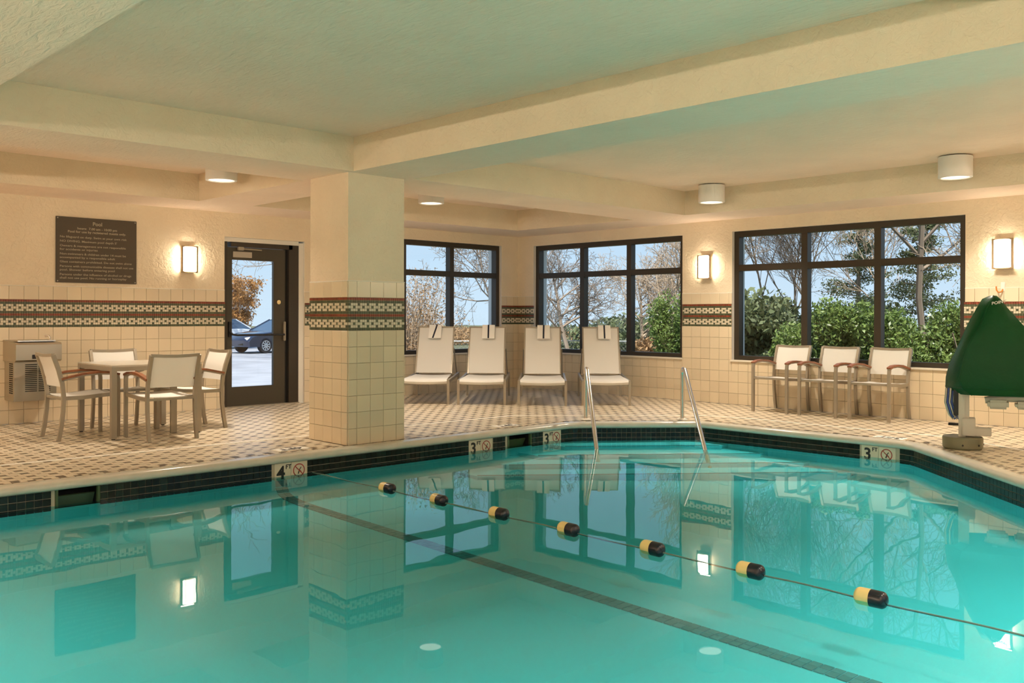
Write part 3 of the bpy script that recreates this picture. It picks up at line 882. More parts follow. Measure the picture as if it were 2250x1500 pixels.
# ---- wall sconces
def sconce():
    root = empty('wall_sconce'); w, h, dp = .215, .335, .10
    mb = MB()
    for s in (-1, 1): mb.box((s * (w/2 - .010), -.068, 0), (.020, .034, h), bev=.002)
    for s in (-1, 1): mb.box((0, -.045, s * (h/2 - .009)), (w - .04, .075, .018), bev=.002)
    mb.build('frame', 'sconcewood', root)
    mb = MB(); rows = []
    for z in (-h/2 + .012, h/2 - .012):
        rows.append([(x * (w/2 - .018), -.075 - .025 * (1 - x * x), z) for x in np.linspace(-1, 1, 9)])
    mb.grid(rows)
    sides = []
    for s, xx in ((-1, -w/2 - .001), (1, w/2 + .001)):   # light escaping at the sides behind the frame
        xq = s * (w/2 - .026); ms_ = MB(); sides.append(ms_); ms_.add([(xq, -.052, -h/2 + .03), (xq, -.052, h/2 - .03), (xq, -.014, h/2 - .03), (xq, -.014, -h/2 + .03)], [(0, 1, 2, 3)])
    mt = MB(); mt.add([(-w/2 + .02, -.078, h/2 - .004), (w/2 - .02, -.078, h/2 - .004), (w/2 - .02, -.012, h/2 - .004), (-w/2 + .02, -.012, h/2 - .004)], [(0, 1, 2, 3)])
    mt.build('bulb', 'sconcetop', root); [q.build('side_light', 'sconceside', root) for q in sides]
    mb.build('diffuser', 'sconce', root, smooth=True)
    mb = MB()
    for z in (-.085, .10): mb.tube([(x * (w/2 - .018), -.078 - .025 * (1 - x * x), z) for x in np.linspace(-1, 1, 9)], .0018, 4)
    for x in (-.055, .055): mb.tube([(x, -.1, -h/2 + .012), (x, -.1, h/2 - .012)], .0018, 4)
    mb.build('lattice', 'sconcewood', root)
    mb = MB(); mb.box((0, -.008, 0), (w - .05, .012, h - .03)); mb.build('back_plate', 'sconcewood', root)
    return root
proto = sconce()
for i, (loc, rz, lb) in enumerate([((-5.845, -.003, 1.905), 0, 'glowing box sconce between the sign and the door'),
                                   ((-.003, -3.79, 1.90), -R90, 'glowing box sconce between the two right windows'),
                                   ((-.003, -7.66, 1.905), -R90, 'glowing box sconce above the wall hook at the right edge'),
                                   ((-.003, -11.5, 1.905), -R90, 'added unseen glowing box sconce on the wall to the right'),  # from here down: unseen sconces added to throw light onto the ceiling
                                   ((-5.4, YN + .003, 1.905), math.pi, 'added unseen glowing box sconce behind the viewpoint, right of the middle window'),
                                   ((-10.0, YN + .003, 1.905), math.pi, 'added unseen glowing box sconce behind the viewpoint, left of the middle window'),
                                   ((-14.9, YN + .003, 1.905), math.pi, 'added unseen glowing box sconce behind the viewpoint at the far left'),
                                   ((XW + .003, -3.0, 1.905), R90, 'added unseen glowing box sconce on the far left wall, farthest one'),
                                   ((XW + .003, -6.8, 1.905), R90, 'added unseen glowing box sconce on the far left wall, middle one'),
                                   ((XW + .003, -10.6, 1.905), R90, 'added unseen glowing box sconce on the far left wall, nearest one')]):
    o = proto if i == 0 else copy_tree(proto)
    o.location = loc; o.rotation_euler.z = rz; tag(o, lb, 'sconce', 'wall sconces')
    li = bpy.data.lights.new('sconce_lamp', 'AREA'); li.shape = 'RECTANGLE'; li.size = .17; li.size_y = .06; li.color = (1.0, .84, .66); li.energy = UP_NEAR if i < 3 else UP_FAR * (1.25 if loc[0] < -15.5 else .85); li.spread = math.radians(180)
    lo_ = bpy.data.objects.new('lamp', li); COL.objects.link(lo_); lo_.parent = o; lo_.location = (0, -.046, .172); lo_.rotation_euler = (math.pi + (.8 if i < 3 else .7 if loc[0] < -15.5 else .6), 0, 0)

# ---- pool rules sign
sg = empty('pool_rules_sign', (-6.945, 0, 1.575))
tag(sg, 'brown pool rules board with pale lettering on the left wall', 'sign')
mb = MB(); mb.box((0, -.012, .38), (.917, .018, .757), bev=.003); mb.build('board', 'sign', sg)
lines = [('Pool', .060, .672, 'C', .0011, None), ('hours:  7.00 am - 10:00 pm', .036, .620, 'C', .0007, .45), ('Pool for use by registered guests only.', .036, .580, 'C', .0007, .66),
         ('No lifeguard on duty. Swim at your own risk', .034, .518, 'L', .0003, .755), ('NO DIVING. Maximum pool depth 5\'', .034, .468, 'L', .0003, .64),
         ('Owners & management are not responsible', .034, .415, 'L', .0003, .745), ('for accidents or injuries', .034, .374, 'L', .0003, .42),
         ('Non-swimmers & children under 14 must be', .034, .322, 'L', .0003, .745), ('accompanied by a responsible adult', .034, .281, 'L', .0003, .62),
         ('Glass containers prohibited. Do not swim alone', .034, .232, 'L', .0003, .815),
         ('Persons with communicable diseases shall not use', .034, .180, 'L', .0003, .835), ('pool. Shower before entering pool', .034, .139, 'L', .0003, .615),
         ('Persons under the influence of alcohol or drugs', .034, .086, 'L', .0003, .81), ('shall not use pool. No running or horseplay', .034, .046, 'L', .0003, .755)]
for body, size, z, al, bold, wd in lines:
    me = text_mesh('lettering', body, size, 'signtext', 'CENTER' if al == 'C' else 'LEFT', bold, .0005, wd)
    link('lettering', me, sg, (0 if al == 'C' else -.418, -.0217, z), (R90, 0, 0))
for sx in (-1, 1):
    for z in (.02, .74):
        mb = MB(); mb.lathe((sx * .44, -.0215, z), [(.007, -.003), (.007, 0)], 10, axis='y'); mb.build('screw', 'steel', sg)

# ---- armchairs
def armchair(armwood=True):
    root = empty('armchair'); w = .235; t = .030
    for s in (-1, 1):
        mb = MB(); mb.tube([(s * w, .275, 0), (s * w, .275, .56), (s * w, .268, .612)], t, sq=(.034, .030)); mb.build('leg', 'alu', root)
        pts = [(s * w, -.285, 0), (s * w, -.262, .12), (s * w, -.243, .28), (s * w, -.238, .42), (s * w, -.252, .55), (s * w, -.285, .68), (s * w, -.335, .825)]
        mb = MB(); mb.tube(pts, t, sq=(.030, .036)); mb.build('leg', 'alu', root)
        # side rail of the seat
        mb = MB(); mb.tube([(s * w, .262, .425), (s * w, .12, .418), (s * w, -.05, .405), (s * w, -.225, .405)], t, sq=(.022, .036)); mb.build('seat_rail', 'alu', root)
        # arm: metal strip with a teak cap
        ap = [(s * w, .285, .612), (s * w, .20, .634), (s * w, .08, .640), (s * w, -.06, .630), (s * w, -.20, .600), (s * w, -.262, .585)]
        mb = MB(); mb.tube([(x, y, z - .012) for x, y, z in ap], t, sq=(.030, .014)); ar = mb.build('arm', 'alu', root)
        mb = MB(); mb.tube([(x, y, z + .006) for x, y, z in ap], t, sq=(.048, .020)); mb.build('arm_cap', 'wood', ar)
    mb = MB(); mb.tube([(-w, .262, .425), (w, .262, .425)], t, sq=(.036, .024)); mb.build('front_rail', 'alu', root)
    mb = MB(); mb.tube([(-w, -.232, .400), (w, -.232, .400)], t, sq=(.036, .024)); mb.build('rear_rail', 'alu', root)
    mb = MB(); mb.tube([(-w, -.335, .825), (-w * .5, -.343, .818), (0, -.346, .815), (w * .5, -.343, .818), (w, -.335, .825)], t, sq=(.030, .028)); mb.build('top_rail', 'alu', root)
    mb = MB(); rows = []
    for y, z in ((.262, .440), (.15, .437), (.0, .425), (-.12, .420), (-.222, .424)):
        rows.append([(x * (w - .008), y, z - .008 * (1 - x * x)) for x in np.linspace(-1, 1, 7)])
    under = [[(x, y, z - .004) for x, y, z in r] for r in rows]
    mb.grid(rows); mb.grid([list(reversed(r)) for r in under]); mb.build('seat', 'sling', root, smooth=True, fix=False)
    mb = MB(); rows = []
    for y, z in ((-.246, .515), (-.262, .60), (-.288, .70), (-.330, .815)):
        rows.append([(x * (w - .012), y - .012 * (1 - x * x) + .004, z) for x in np.linspace(-1, 1, 7)])
    mb.grid(rows); mb.grid([list(reversed([(x, y - .004, z) for x, y, z in r])) for r in rows]); mb.build('backrest', 'sling', root, smooth=True, fix=False)
    return root
proto = armchair()
CH = [((-7.675, -1.60), -R90, 'white mesh armchair at the left side of the table, in front of the water fountain', 'chairs at the square table'),
      ((-7.14, -2.24), 0, 'white mesh armchair turned with its back to the pool at the table', 'chairs at the square table'),
      ((-7.115, -1.275), math.pi, 'white mesh armchair on the wall side of the table, its seat under the top', 'chairs at the square table'),
      ((-6.585, -1.695), R90, 'white mesh armchair at the table on the side towards the door', 'chairs at the square table'),
      ((-.315, -5.115), R90, 'white mesh armchair under the window, farthest from the pool lift', 'chairs in a row under the window'),
      ((-.315, -5.755), R90, 'white mesh armchair under the window, middle one of the three', 'chairs in a row under the window'),
      ((-.315, -6.395), R90, 'white mesh armchair under the window, nearest the pool lift', 'chairs in a row under the window')]
for i, ((x, y), rz, lb, gp) in enumerate(CH):
    o = proto if i == 0 else copy_tree(proto)
    o.location = (x, y, 0); o.rotation_euler.z = rz; tag(o, lb, 'chair', gp)

# ---- square table
tb = empty('square_table', (-7.115, -1.665, 0)); tag(tb, 'square grey metal table with four armchairs round it', 'table')
H = .455
mb = MB(); mb.box((0, 0, .712), (.91, .91, .016), bev=.003); mb.build('tabletop', 'tabletop', tb)
for s in (-1, 1):
    mb = MB(); mb.box((s * (H - .025), 0, .683), (.045, .82, .042)); mb.build('apron', 'alu', tb)
    mb = MB(); mb.box((0, s * (H - .025), .683), (.82, .045, .042)); mb.build('apron', 'alu', tb)
    for s2 in (-1, 1):
        mb = MB(); mb.box((s * (H - .025), s2 * (H - .025), .357), (.05, .05, .694)); lg = mb.build('leg', 'alu', tb)
        mb = MB(); mb.lathe((s * (H - .025), s2 * (H - .025), 0), [(.018, 0), (.018, .012)], 12); mb.build('glide', 'rubber', lg)

# ---- sun loungers
def lounger():
    root = empty('sun_lounger'); w = .315; t = .03
    for s in (-1, 1):
        mb = MB(); mb.box((s * w, .735, .155), (.034, .030, .31)); mb.build('leg', 'alu', root)
        mb = MB(); mb.box((s * w, -.735, .16), (.030, .030, .32)); mb.build('leg', 'alu', root)
        mb = MB(); mb.tube([(s * w, .745, .318), (s * w, .1, .318), (s * w, -.75, .332)], t, sq=(.028, .040)); mb.build('side_rail', 'alu', root)
    mb = MB(); mb.box((0, .725, .292), (.62, .022, .05)); mb.build('front_rail', 'alu', root)
    mb = MB(); mb.box((0, -.735, .30), (.62, .022, .03)); mb.build('rear_rail', 'alu', root)
    mb = MB(); mb.box((0, -.18, .305), (.62, .03, .022)); mb.build('cross_bar', 'alu', root)
    # seat
    mb = MB(); rows = []
    for y, z, k in ((-.20, .352, .262), (.1, .350, .27), (.45, .350, .285), (.70, .348, .298), (.755, .340, .298), (.768, .318, .298), (.758, .292, .298)):
        rows.append([(x * k, y, z - .012 * (1 - x * x)) for x in np.linspace(-1, 1, 7)])
    mb.grid(rows); mb.grid([list(reversed([(x, y - .003, z - .005) for x, y, z in r])) for r in rows]); mb.build('seat', 'sling', root, smooth=True, fix=False)
    # back
    b0, b1 = Vector((0, -.20, .36)), Vector((0, -.60, 1.035)); bw = .262
    for s in (-1, 1):
        mb = MB(); mb.tube([(s * bw, b0.y, b0.z), (s * bw, b1.y, b1.z)], t, sq=(.020, .026)); mb.build('back_rail', 'alu', root)
    mb = MB(); mb.tube([(-bw - .01, b1.y, b1.z), (bw + .01, b1.y, b1.z)], t, sq=(.026, .020)); mb.build('top_rail', 'alu', root)
    mb = MB(); mb.tube([(-bw, -.435, .70), (bw, -.435, .70)], .010, 8); mb.build('back_stay', 'alu', root)
    mb = MB(); rows = []
    for u in np.linspace(.02, .985, 6):
        p = b0.lerp(b1, u); rows.append([(x * (bw - .006), p.y + .010 - .012 * (1 - x * x), p.z) for x in np.linspace(-1, 1, 7)])
    mb.grid(rows); mb.grid([list(reversed([(x, y - .005, z - .002) for x, y, z in r])) for r in rows]); mb.build('backrest', 'sling', root, smooth=True, fix=False)
    for s in (-1, 1):
        mb = MB(); mb.tube([(s * .28, -.42, .72), (s * .29, -.72, .33)], .009, 8); mb.build('support_strut', 'alu', root)
    return root
fw = Vector((-.722, -.692)).normalized(); rzl = math.atan2(-fw.x, fw.y)
sd = Vector((math.cos(rzl), math.sin(rzl)))
LG = [(-2.570, -.846, 'white sun lounger nearest the tiled column'), (-2.060, -1.425, 'second white sun lounger from the column, left of the room corner'),
      (-1.555, -2.080, 'third white sun lounger from the column, right of the room corner'), (-.895, -2.640, 'white sun lounger behind the chrome handrail, farthest from the column')]
TW = [('rolled', .03, -14, 'white towel with a slanting navy stripe on the lounger nearest the column'), ('flat', .0, 1, 'white towel with navy stripe on the second lounger from the column'),
      ('flat', .0, -1, 'white towel with navy stripe on the third lounger from the column'), ('flat', -.04, 0, 'white towel with navy stripe on the lounger behind the handrail')]
proto = lounger()
def towel(dx, tilt):
    root = empty('towel'); w = .185; rows = []; pr_ = [(-.045, -.18), (-.030, -.06), (-.018, .012), (.0, .022), (.016, .012), (.025, -.05), (.036, -.215)]
    d = Vector((0, -.40, .675)).normalized(); n = Vector((0, d.z, -d.y))   # along back, out of the front of the back
    def P(x, a, b): q = n * (-a if False else a) + d * b; return (x, q.y, q.z)
    for th in (0, .012):
        rows.append([[P(x, a + (th if a > 0 else -th), b + (th if -.03 < a < .02 else 0)) for a, b in pr_] for x in (-w/2, w/2)])
    mb = MB(); o, i = rows[1], rows[0]
    ring0 = o[0] + list(reversed(i[0])); ring1 = o[1] + list(reversed(i[1]))
    mb.grid([ring0, ring1], close=True)
    m = len(ring0); k = len(o[0])
    for ring in (ring0, ring1):
        mb.add(ring, [(j, j + 1, m - 2 - j, m - 1 - j) for j in range(k - 1)])
    mb.build('cloth', 'towel', root)
    mb = MB(); sl = math.tan(math.radians(tilt)); rr = []
    for x0 in (-.012, .012):
        rr.append([P(x0 + sl * (b + .09) * .9, a + (.0135 if a > 0 else -.0135), b + (.0135 if -.03 < a < .02 else 0)) for a, b in pr_[2:]])
    mb.grid(rr); mb.build('stripe', 'stripe', root)
    return root
for i, (x, y, lb) in enumerate(LG):
    o = proto if i == 0 else copy_tree(proto)
    o.location = (x, y, 0); o.rotation_euler.z = rzl; tag(o, lb, 'lounger', 'sun loungers in the corner')
    tw = towel(TW[i][1], TW[i][2]); tw.rotation_euler.z = rzl
    off = Matrix.Rotation(rzl, 3, 'Z') @ Vector((TW[i][1] - .015, -.60, 1.035)); tw.location = Vector((x, y, 0)) + off
    tag(tw, TW[i][3], 'towel', 'towels over the loungers')

# ---- chrome handrails at the steps
def rail(base, wat, lb):
    b = Vector((*base, 0)); q = Vector((*wat, ZW)); dd = (q - b); dh = Vector((dd.x, dd.y, 0)).normalized()
    top = .618; root = empty('pool_handrail', b); tag(root, lb, 'handrail', 'handrails at the pool steps')
    pts = [Vector((0, 0, .0)), Vector((0, 0, top - .09))]
    c = dh * .06
    for k in range(1, 6):
        a = math.pi * k / 10; pts.append(Vector((0, 0, top - .09)) + dh * (.06 * (1 - math.cos(a))) + Vector((0, 0, .07 * math.sin(a))))
    p1 = pts[-1] + dh * .06; pts.append(p1)
    end = Vector((dd.x, dd.y, ZW)); v = (end - p1).normalized()
    pts.append(p1 + v * .03 - Vector((0, 0, -.005))); pts.append(p1 + v * .2)
    pts.append(end); pts.append(end + v * .55)
    mb = MB(); mb.tube(pts, .0235, 14); mb.build('rail_tube', 'chrome', root, smooth=True)
    mb = MB(); mb.lathe((0, 0, 0), [(.06, .006), (.058, .014), (.03, .022), (.024, .022)], 24); mb.build('escutcheon', 'joint', root, smooth=True)
rail((-2.93, -4.10), (-3.65, -4.88), 'chrome handrail at the pool steps in front of the loungers')
rail((-2.10, -4.86), (-2.87, -5.69), 'chrome handrail at the pool steps in front of the wall between the windows')

# ---- drinking fountain
ft = empty('drinking_fountain', (-7.715, -.012, 0)); tag(ft, 'stainless steel wall drinking fountain behind the left chair', 'water fountain')
w = .46
mb = MB(); mb.prism([(-w/2, 0, .70), (-w/2, -.42, .70), (-w/2, -.46, .72), (-w/2, -.46, .885), (-w/2, -.44, .905), (-w/2, 0, .93)], (w, 0, 0)); top = mb.build('basin_housing', 'steel', ft)
mb = MB(); mb.box((0, -.24, .915), (w - .07, .30, .012), rot=(-.055, 0, 0), bev=.005); mb.build('bowl', 'chrome', top)
mb = MB(); mb.tube([(.16, -.30, .90), (.16, -.30, .955), (.15, -.29, .975), (.12, -.26, .972)], .009, 10); mb.build('spout', 'chrome', ft, smooth=True)
mb = MB(); mb.box((.0, -.463, .755), (.14, .010, .045), bev=.003); mb.build('push_button', 'rubber', top)
mb = MB(); mb.box((0, -.17, .485), (w - .03, .34, .43), bev=.004); cab = mb.build('cabinet', 'steel', ft)
for r in range(15):
    for c_ in range(2):
        mb = MB(); mb.box((-.045 + c_ * .135, -.341, .665 - r * .0205), (.12, .004, .010)); mb.build('vent_slot', 'dark', cab)
    mb = MB(); mb.box((-w/2 + .014, -.24, .675 - r * .0225), (.004, .12, .011)); mb.build('vent_slot', 'dark', cab)

# ---- wall hook
hk = empty('wall_hook', (-.003, -7.645, 1.535)); tag(hk, 'orange plastic hook on a white plate above the pool lift', 'hook')
mb = MB(); mb.box((-.006, 0, .01), (.012, .045, .10), bev=.004); mb.build('hook_plate', 'lampwhite', hk)
mb = MB(); mb.tube([(-.012, .0, -.02), (-.03, .01, -.05), (-.06, .03, -.055), (-.075, .045, -.03), (-.07, .05, .01)], .008, 8); mb.build('hook_arm', 'orange', hk, smooth=True)

# ---- lane rope floats
rp = empty('float_rope', (-6.595, -7.2, ZW)); tag(rp, 'thin grey safety rope floating across the pool', 'rope')
mb = MB(); ys = np.linspace(-10.70, -4.12, 60); ys = ys + 7.2
mb.tube([(.006 * math.sin(3 * y), y, .004 * math.sin(7 * y)) for y in ys], .005, 5); mb.build('rope', 'rope', rp)
def floatb():
    root = empty('pool_float'); r, L = .042, .165; n = 8
    prof = lambda s: [(r * math.cos(a), s * (L/2 - r * .7 + r * .7 * math.sin(a))) for a in np.linspace(0, math.pi/2 * .93, n)]
    mb = MB(); mb.lathe((0, 0, 0), [(r, 0)] + prof(1), 24, axis='y', capb=False); mb.build('yellow_half', 'floaty', root, smooth=True)
    mb = MB(); mb.lathe((0, 0, 0), [(r, 0)] + prof(-1), 24, axis='y', capb=False); mb.build('black_half', 'floatb', root, smooth=True)
    return root
proto = floatb()
FY = [-5.22, -5.86, -6.51, -7.16, -7.83, -8.485, -9.15]
FL = ['farthest float on the rope, nearest the 4 foot marker', 'second float from the far end of the rope', 'third float from the far end of the rope', 'middle one of the seven floats on the rope',
      'third float from the near end of the rope', 'second float from the near end of the rope', 'nearest and largest float on the rope']
for i, (y, lb) in enumerate(zip(FY, FL)):
    o = proto if i == 0 else copy_tree(proto)
    o.location = (-6.595, y, ZW + .014); o.rotation_euler.z = random.Random(i).uniform(-.05, .05); tag(o, 'yellow and black ' + lb, 'float', 'floats on the pool rope')

# ---- pool lift under its green cover
lf = empty('pool_lift', (-2.10, -7.97, 0)); tag(lf, 'pool access lift under a dark green cover at the right edge', 'pool lift')
mb = MB(); mb.lathe((0, 0, 0), [(.158, .0), (.162, .012), (.170, .014), (.172, .10), (.165, .112)], 40); bs = mb.build('base', 'olive', lf, smooth=True)
for a in (200, 250, 300, 345):
    mb = MB(); p = Vector((math.cos(math.radians(a)), math.sin(math.radians(a)), 0)) * .172; mb.lathe((p.x, p.y, .045), [(.0, -.011), (.011, 0), (.0, .011)], 8, capb=False, capt=False); mb.build('bolt', 'rubber', bs)
FV = Vector((-2.10 - CAM.x, -7.97 - CAM.y, 0)).normalized(); RV = Vector((FV.y, -FV.x, 0))   # away from and across the usual line of sight
def LP(a, b, z): q = RV * a + FV * b; return (q.x, q.y, z)
def lbox(parent, name, m, a0, a1, b0, b1, z0, z1, bev=.006):
    mb = MB(); c_ = LP((a0 + a1)/2, (b0 + b1)/2, (z0 + z1)/2); mb.box(c_, (a1 - a0, b1 - b0, z1 - z0), rot=(0, 0, math.atan2(RV.y, RV.x)), bev=bev); return mb.build(name, m, parent)
lbox(lf, 'mast', 'ivory', -.035, .025, -.05, .05, .10, .70); lbox(lf, 'mast_sleeve', 'ivory', .02, .055, -.04, .04, .28, .66)
lbox(lf, 'motor_box', 'ivory', -.005, .105, -.07, .07, .125, .285); lbox(lf, 'counter_arm', 'ivory', .09, .235, -.05, .05, .125, .20)
mb = MB(); mb.tube([LP(-.12, -.02, .22), LP(-.02, -.02, .22)], .012, 8); mb.build('lever', 'rubber', lf)
for k in range(5):
    mb = MB(); x = -.135 + .018 * k
    mb.tube([LP(x, .02 * (k % 2), .55), LP(x - .01, .0, .42), LP(x + .02, .0, .31), LP(x + .05, .0, .27), LP(-.03, 0, .30)], .011, 8); mb.build('hose', 'blue' if k % 2 else 'steel', lf, smooth=True)
lbox(lf, 'battery_pack', 'rubber', -.075, -.035, -.04, .04, .30, .60)
# seat and footrest hanging from the arm on the right
mb = MB(); mb.tube([LP(.18, -.05, .455), LP(.30, -.05, .475), LP(.50, -.05, .49), LP(.75, -.05, .49)], [.03, .035, .04, .04], 12); mb.build('seat_arm', 'seatgrey', lf, smooth=True)
lbox(lf, 'seat_pan', 'seatgrey', .20, .37, -.16, .06, .385, .465, .02); lbox(lf, 'seat_pan', 'seatgrey', .42, .60, -.16, .06, .39, .455, .02)
lbox(lf, 'seat_strut', 'ivory', .245, .285, -.04, 0, .46, .60)
# cover: loops round a tent with a sharp near edge
zs_ = [.499, .56, .65, .763, .95, 1.14, 1.286, 1.375, 1.404]
aL = [-.132, -.147, -.143, -.117, -.038, .038, .109, .158, .218]
aE = [.075, .0, -.026, -.008, .045, .143, .195, .241, .248]
aR = [.80, .82, .815, .778, .647, .481, .365, .305, .278]
bE = [-.13, -.15, -.15, -.15, -.13, -.10, -.07, -.03, .02]
S = []
for z, l, e_, r_, b_ in zip(zs_, aL, aE, aR, bE):
    k = (1.404 - z) / .9
    S.append([LP(l, b_ + .06 + .20 * k, z), LP(l * .45 + e_ * .55, b_ + .02 + .06 * k, z), LP(e_, b_, z), LP(e_ + (r_ - e_) * .35, b_ + .005, z), LP(e_ + (r_ - e_) * .7, b_ + .02, z), LP(r_, b_ + .06, z), LP(r_, b_ + .12 + .36 * k, z), LP((l + r_) / 2, b_ + .13 + .40 * k, z), LP(l + .02, b_ + .12 + .34 * k, z)])
mb = MB(); mb.grid(S, close=True); mb.add(S[-1], [tuple(range(9))]); mb.build('green_cover', 'green', lf, smooth=True)
mb = MB(); mb.tube([S[k][2] for k in range(0, 9)], .005, 6); mb.build('cover_seam', 'green', lf, smooth=True)
mb = MB(); mb.tube([S[1][8], S[1][0], S[1][1], S[1][2], S[1][3], S[1][4], S[1][5]], .004, 5); mb.build('cover_hem', 'green', lf, smooth=True)
tm = text_mesh('cover_lettering', 'POINT', .042, 'lampwhite', bold=.0008, extrude=.0008)
link('cover_lettering', tm, lf, LP(.232, -.072, 1.318), Euler((math.radians(62), math.radians(-22), math.atan2(RV.y, RV.x)), 'YXZ').to_matrix().to_euler())

# ================================================================== OUTSIDE
ZG = -.40
mb = MB(); zz = ZG - .01
for (x0, x1, y0, y1) in ((.33, 90, -60, 110), (-60, .33, .33, 110), (-60, -16.3, -60, .33), (-16.3, .33, -60, -13.93)):
    mb.add([(x0, y0, zz), (x1, y0, zz), (x1, y1, zz), (x0, y1, zz)], [(0, 1, 2, 3)])
g = mb.build('ground', 'grass', fix=False); tag(g, 'dull winter lawn outside the windows', 'lawn', kind='structure')
mb = MB(); mb.add([(p[0], p[1], ZG) for p in ((-40, .4), (-3.9, .4), (-1.0, 5), (4.0, 12), (12, 24.5), (19, 36), (19, 70), (-40, 70))], [tuple(range(7, -1, -1))])
g = mb.build('parking_lot', 'asphalt'); tag(g, 'pale sunlit parking lot seen through the door', 'parking lot', kind='structure')
if g.data.polygons[0].normal.z < 0: g.data.flip_normals()

def branches(mb, rng, p, d, L, r, lev, maxlev, spread, n_child, up, twig):
    """one branch and everything growing from it"""
    nseg = 4 if lev < 2 else (3 if lev < maxlev else 2)
    pts = [p]; q = Vector(p); dd = Vector(d)
    for k in range(nseg):
        dd = (dd + Vector((rng.gauss(0, .13), rng.gauss(0, .13), rng.gauss(0, .08) + up * .10))).normalized()
        q = q + dd * (L / nseg); pts.append(q.copy())
    rr = [max(r * (1 - .62 * k / nseg), twig) for k in range(nseg + 1)]
    mb.tube(pts, rr, 6 if lev == 0 else (4 if lev == 1 else 3), 0, cap=False)
    if lev >= maxlev: return
    n = n_child[min(lev, len(n_child) - 1)]
    for k in range(n):
        u = (.32 + .68 * (k + rng.random()) / n) if lev == 0 else (.18 + .82 * (k + rng.random()) / n)
        i = min(int(u * nseg), nseg - 1); b = pts[i].lerp(pts[i + 1], u * nseg - i)
        ax = (pts[i + 1] - pts[i]).normalized(); a = rng.random() * 2 * math.pi
        o = ax.orthogonal().normalized(); o = Matrix.Rotation(a, 3, ax) @ o
        sp = spread * rng.uniform(.7, 1.25)
        nd = (ax * math.cos(sp) + o * math.sin(sp)).normalized()
        branches(mb, rng, b, nd, L * rng.uniform(.42, .68) * (1.05 - .35 * u), max(rr[i] * .58, twig), lev + 1, maxlev, spread, n_child, up, twig)
def bare_tree(x, y, h, seed, label, lean=(0, 0), r=.1, spread=.75, kids=(9, 6, 5, 3), maxlev=4, up=.6, twig=.006, bark='bark', frac=.75, z=ZG):
    rng = random.Random(seed); root = empty('bare_tree', (x, y, z)); tag(root, label, 'tree', 'bare trees outside')
    mb = MB(); d = Vector((lean[0], lean[1], 1)).normalized()
    mbt = MB()
    branches(mb, rng, Vector((0, 0, 0)), d, h * frac, r, 0, maxlev, spread, kids, up, twig)
    nt_ = (4 + 1) * 6
    # first tube is the trunk
    nfaces = 4 * 6
    mbt.v = mb.v[:nt_]; mbt.f = mb.f[:nfaces]; mbt.m = mb.m[:nfaces]
    mbt.build('trunk', bark, root, fix=False, smooth=True)
    mb.f = mb.f[nfaces:]; mb.m = mb.m[nfaces:]
    mb.f = [tuple(i - nt_ for i in f) for f in mb.f]; mb.v = mb.v[nt_:]
    mb.build('branches', bark, root, fix=False)
    return root
def leaf_cloud(name, n, seed, shape, size, m, parent):
    rng = np.random.default_rng(seed)
    c = shape(rng, n); a = rng.normal(size=(n, 3)); a /= np.linalg.norm(a, axis=1)[:, None]
    b = rng.normal(size=(n, 3)); b -= (a * b).sum(1)[:, None] * a; b /= np.linalg.norm(b, axis=1)[:, None]
    s = size * rng.uniform(.6, 1.4, n)[:, None]
    V = np.stack([c - a * s, c + b * s * .45, c + a * s, c - b * s * .45], 1).reshape(-1, 3).astype(np.float32)
    F = np.arange(4 * n, dtype=np.int32)
    me = bpy.data.meshes.new(name); me.vertices.add(len(V)); me.vertices.foreach_set('co', V.ravel())
    me.loops.add(len(F)); me.loops.foreach_set('vertex_index', F); me.polygons.add(n); me.polygons.foreach_set('loop_start', np.arange(0, 4 * n, 4, dtype=np.int32))
    me.materials.append(MT[m]); me.update(calc_edges=True); me.validate()
    o = bpy.data.objects.new(name, me); COL.objects.link(o); o.parent = parent; return o
def blob(rx, ry, rz, zc, lumps, seed):
    rs = np.random.default_rng(seed); cen = np.stack([rs.uniform(-.75, .75, lumps) * rx, rs.uniform(-.75, .75, lumps) * ry, zc + rs.uniform(-.7, .75, lumps) * rz], 1); cr = rs.uniform(.28, .5, lumps)
    def f(rng, n):
        k = rng.integers(0, lumps, n); d = rng.normal(size=(n, 3)); d /= np.linalg.norm(d, axis=1)[:, None]
        rad = (cr[k] * (rng.uniform(.55, 1.08, n)))[:, None]
        p = cen[k] + d * rad * np.array([rx, ry, rz]); p[:, 2] = np.maximum(p[:, 2], .02); return p
    return f
def shrub(x, y, rx, ry, h, seed, label, n=9000, size=.05, m='leafg', name='evergreen_shrub', lumps=26, group='shrubs outside', z=ZG, zc=.5):
    root = empty(name, (x, y, z)); tag(root, label, 'shrub', group)
    leaf_cloud('foliage', n, seed, blob(rx, ry, h * .52, h * zc, lumps, seed), size, m, root)
    mb = MB(); rng = random.Random(seed)
    for k in range(6):
        a = rng.random() * 6.28; mb.tube([(0, 0, 0), (rx * .35 * math.cos(a), ry * .35 * math.sin(a), h * .45), (rx * .6 * math.cos(a), ry * .6 * math.sin(a), h * .8)], [.025, .015, .006], 5)
    mb.build('stems', 'bark', root, fix=False)
    return root
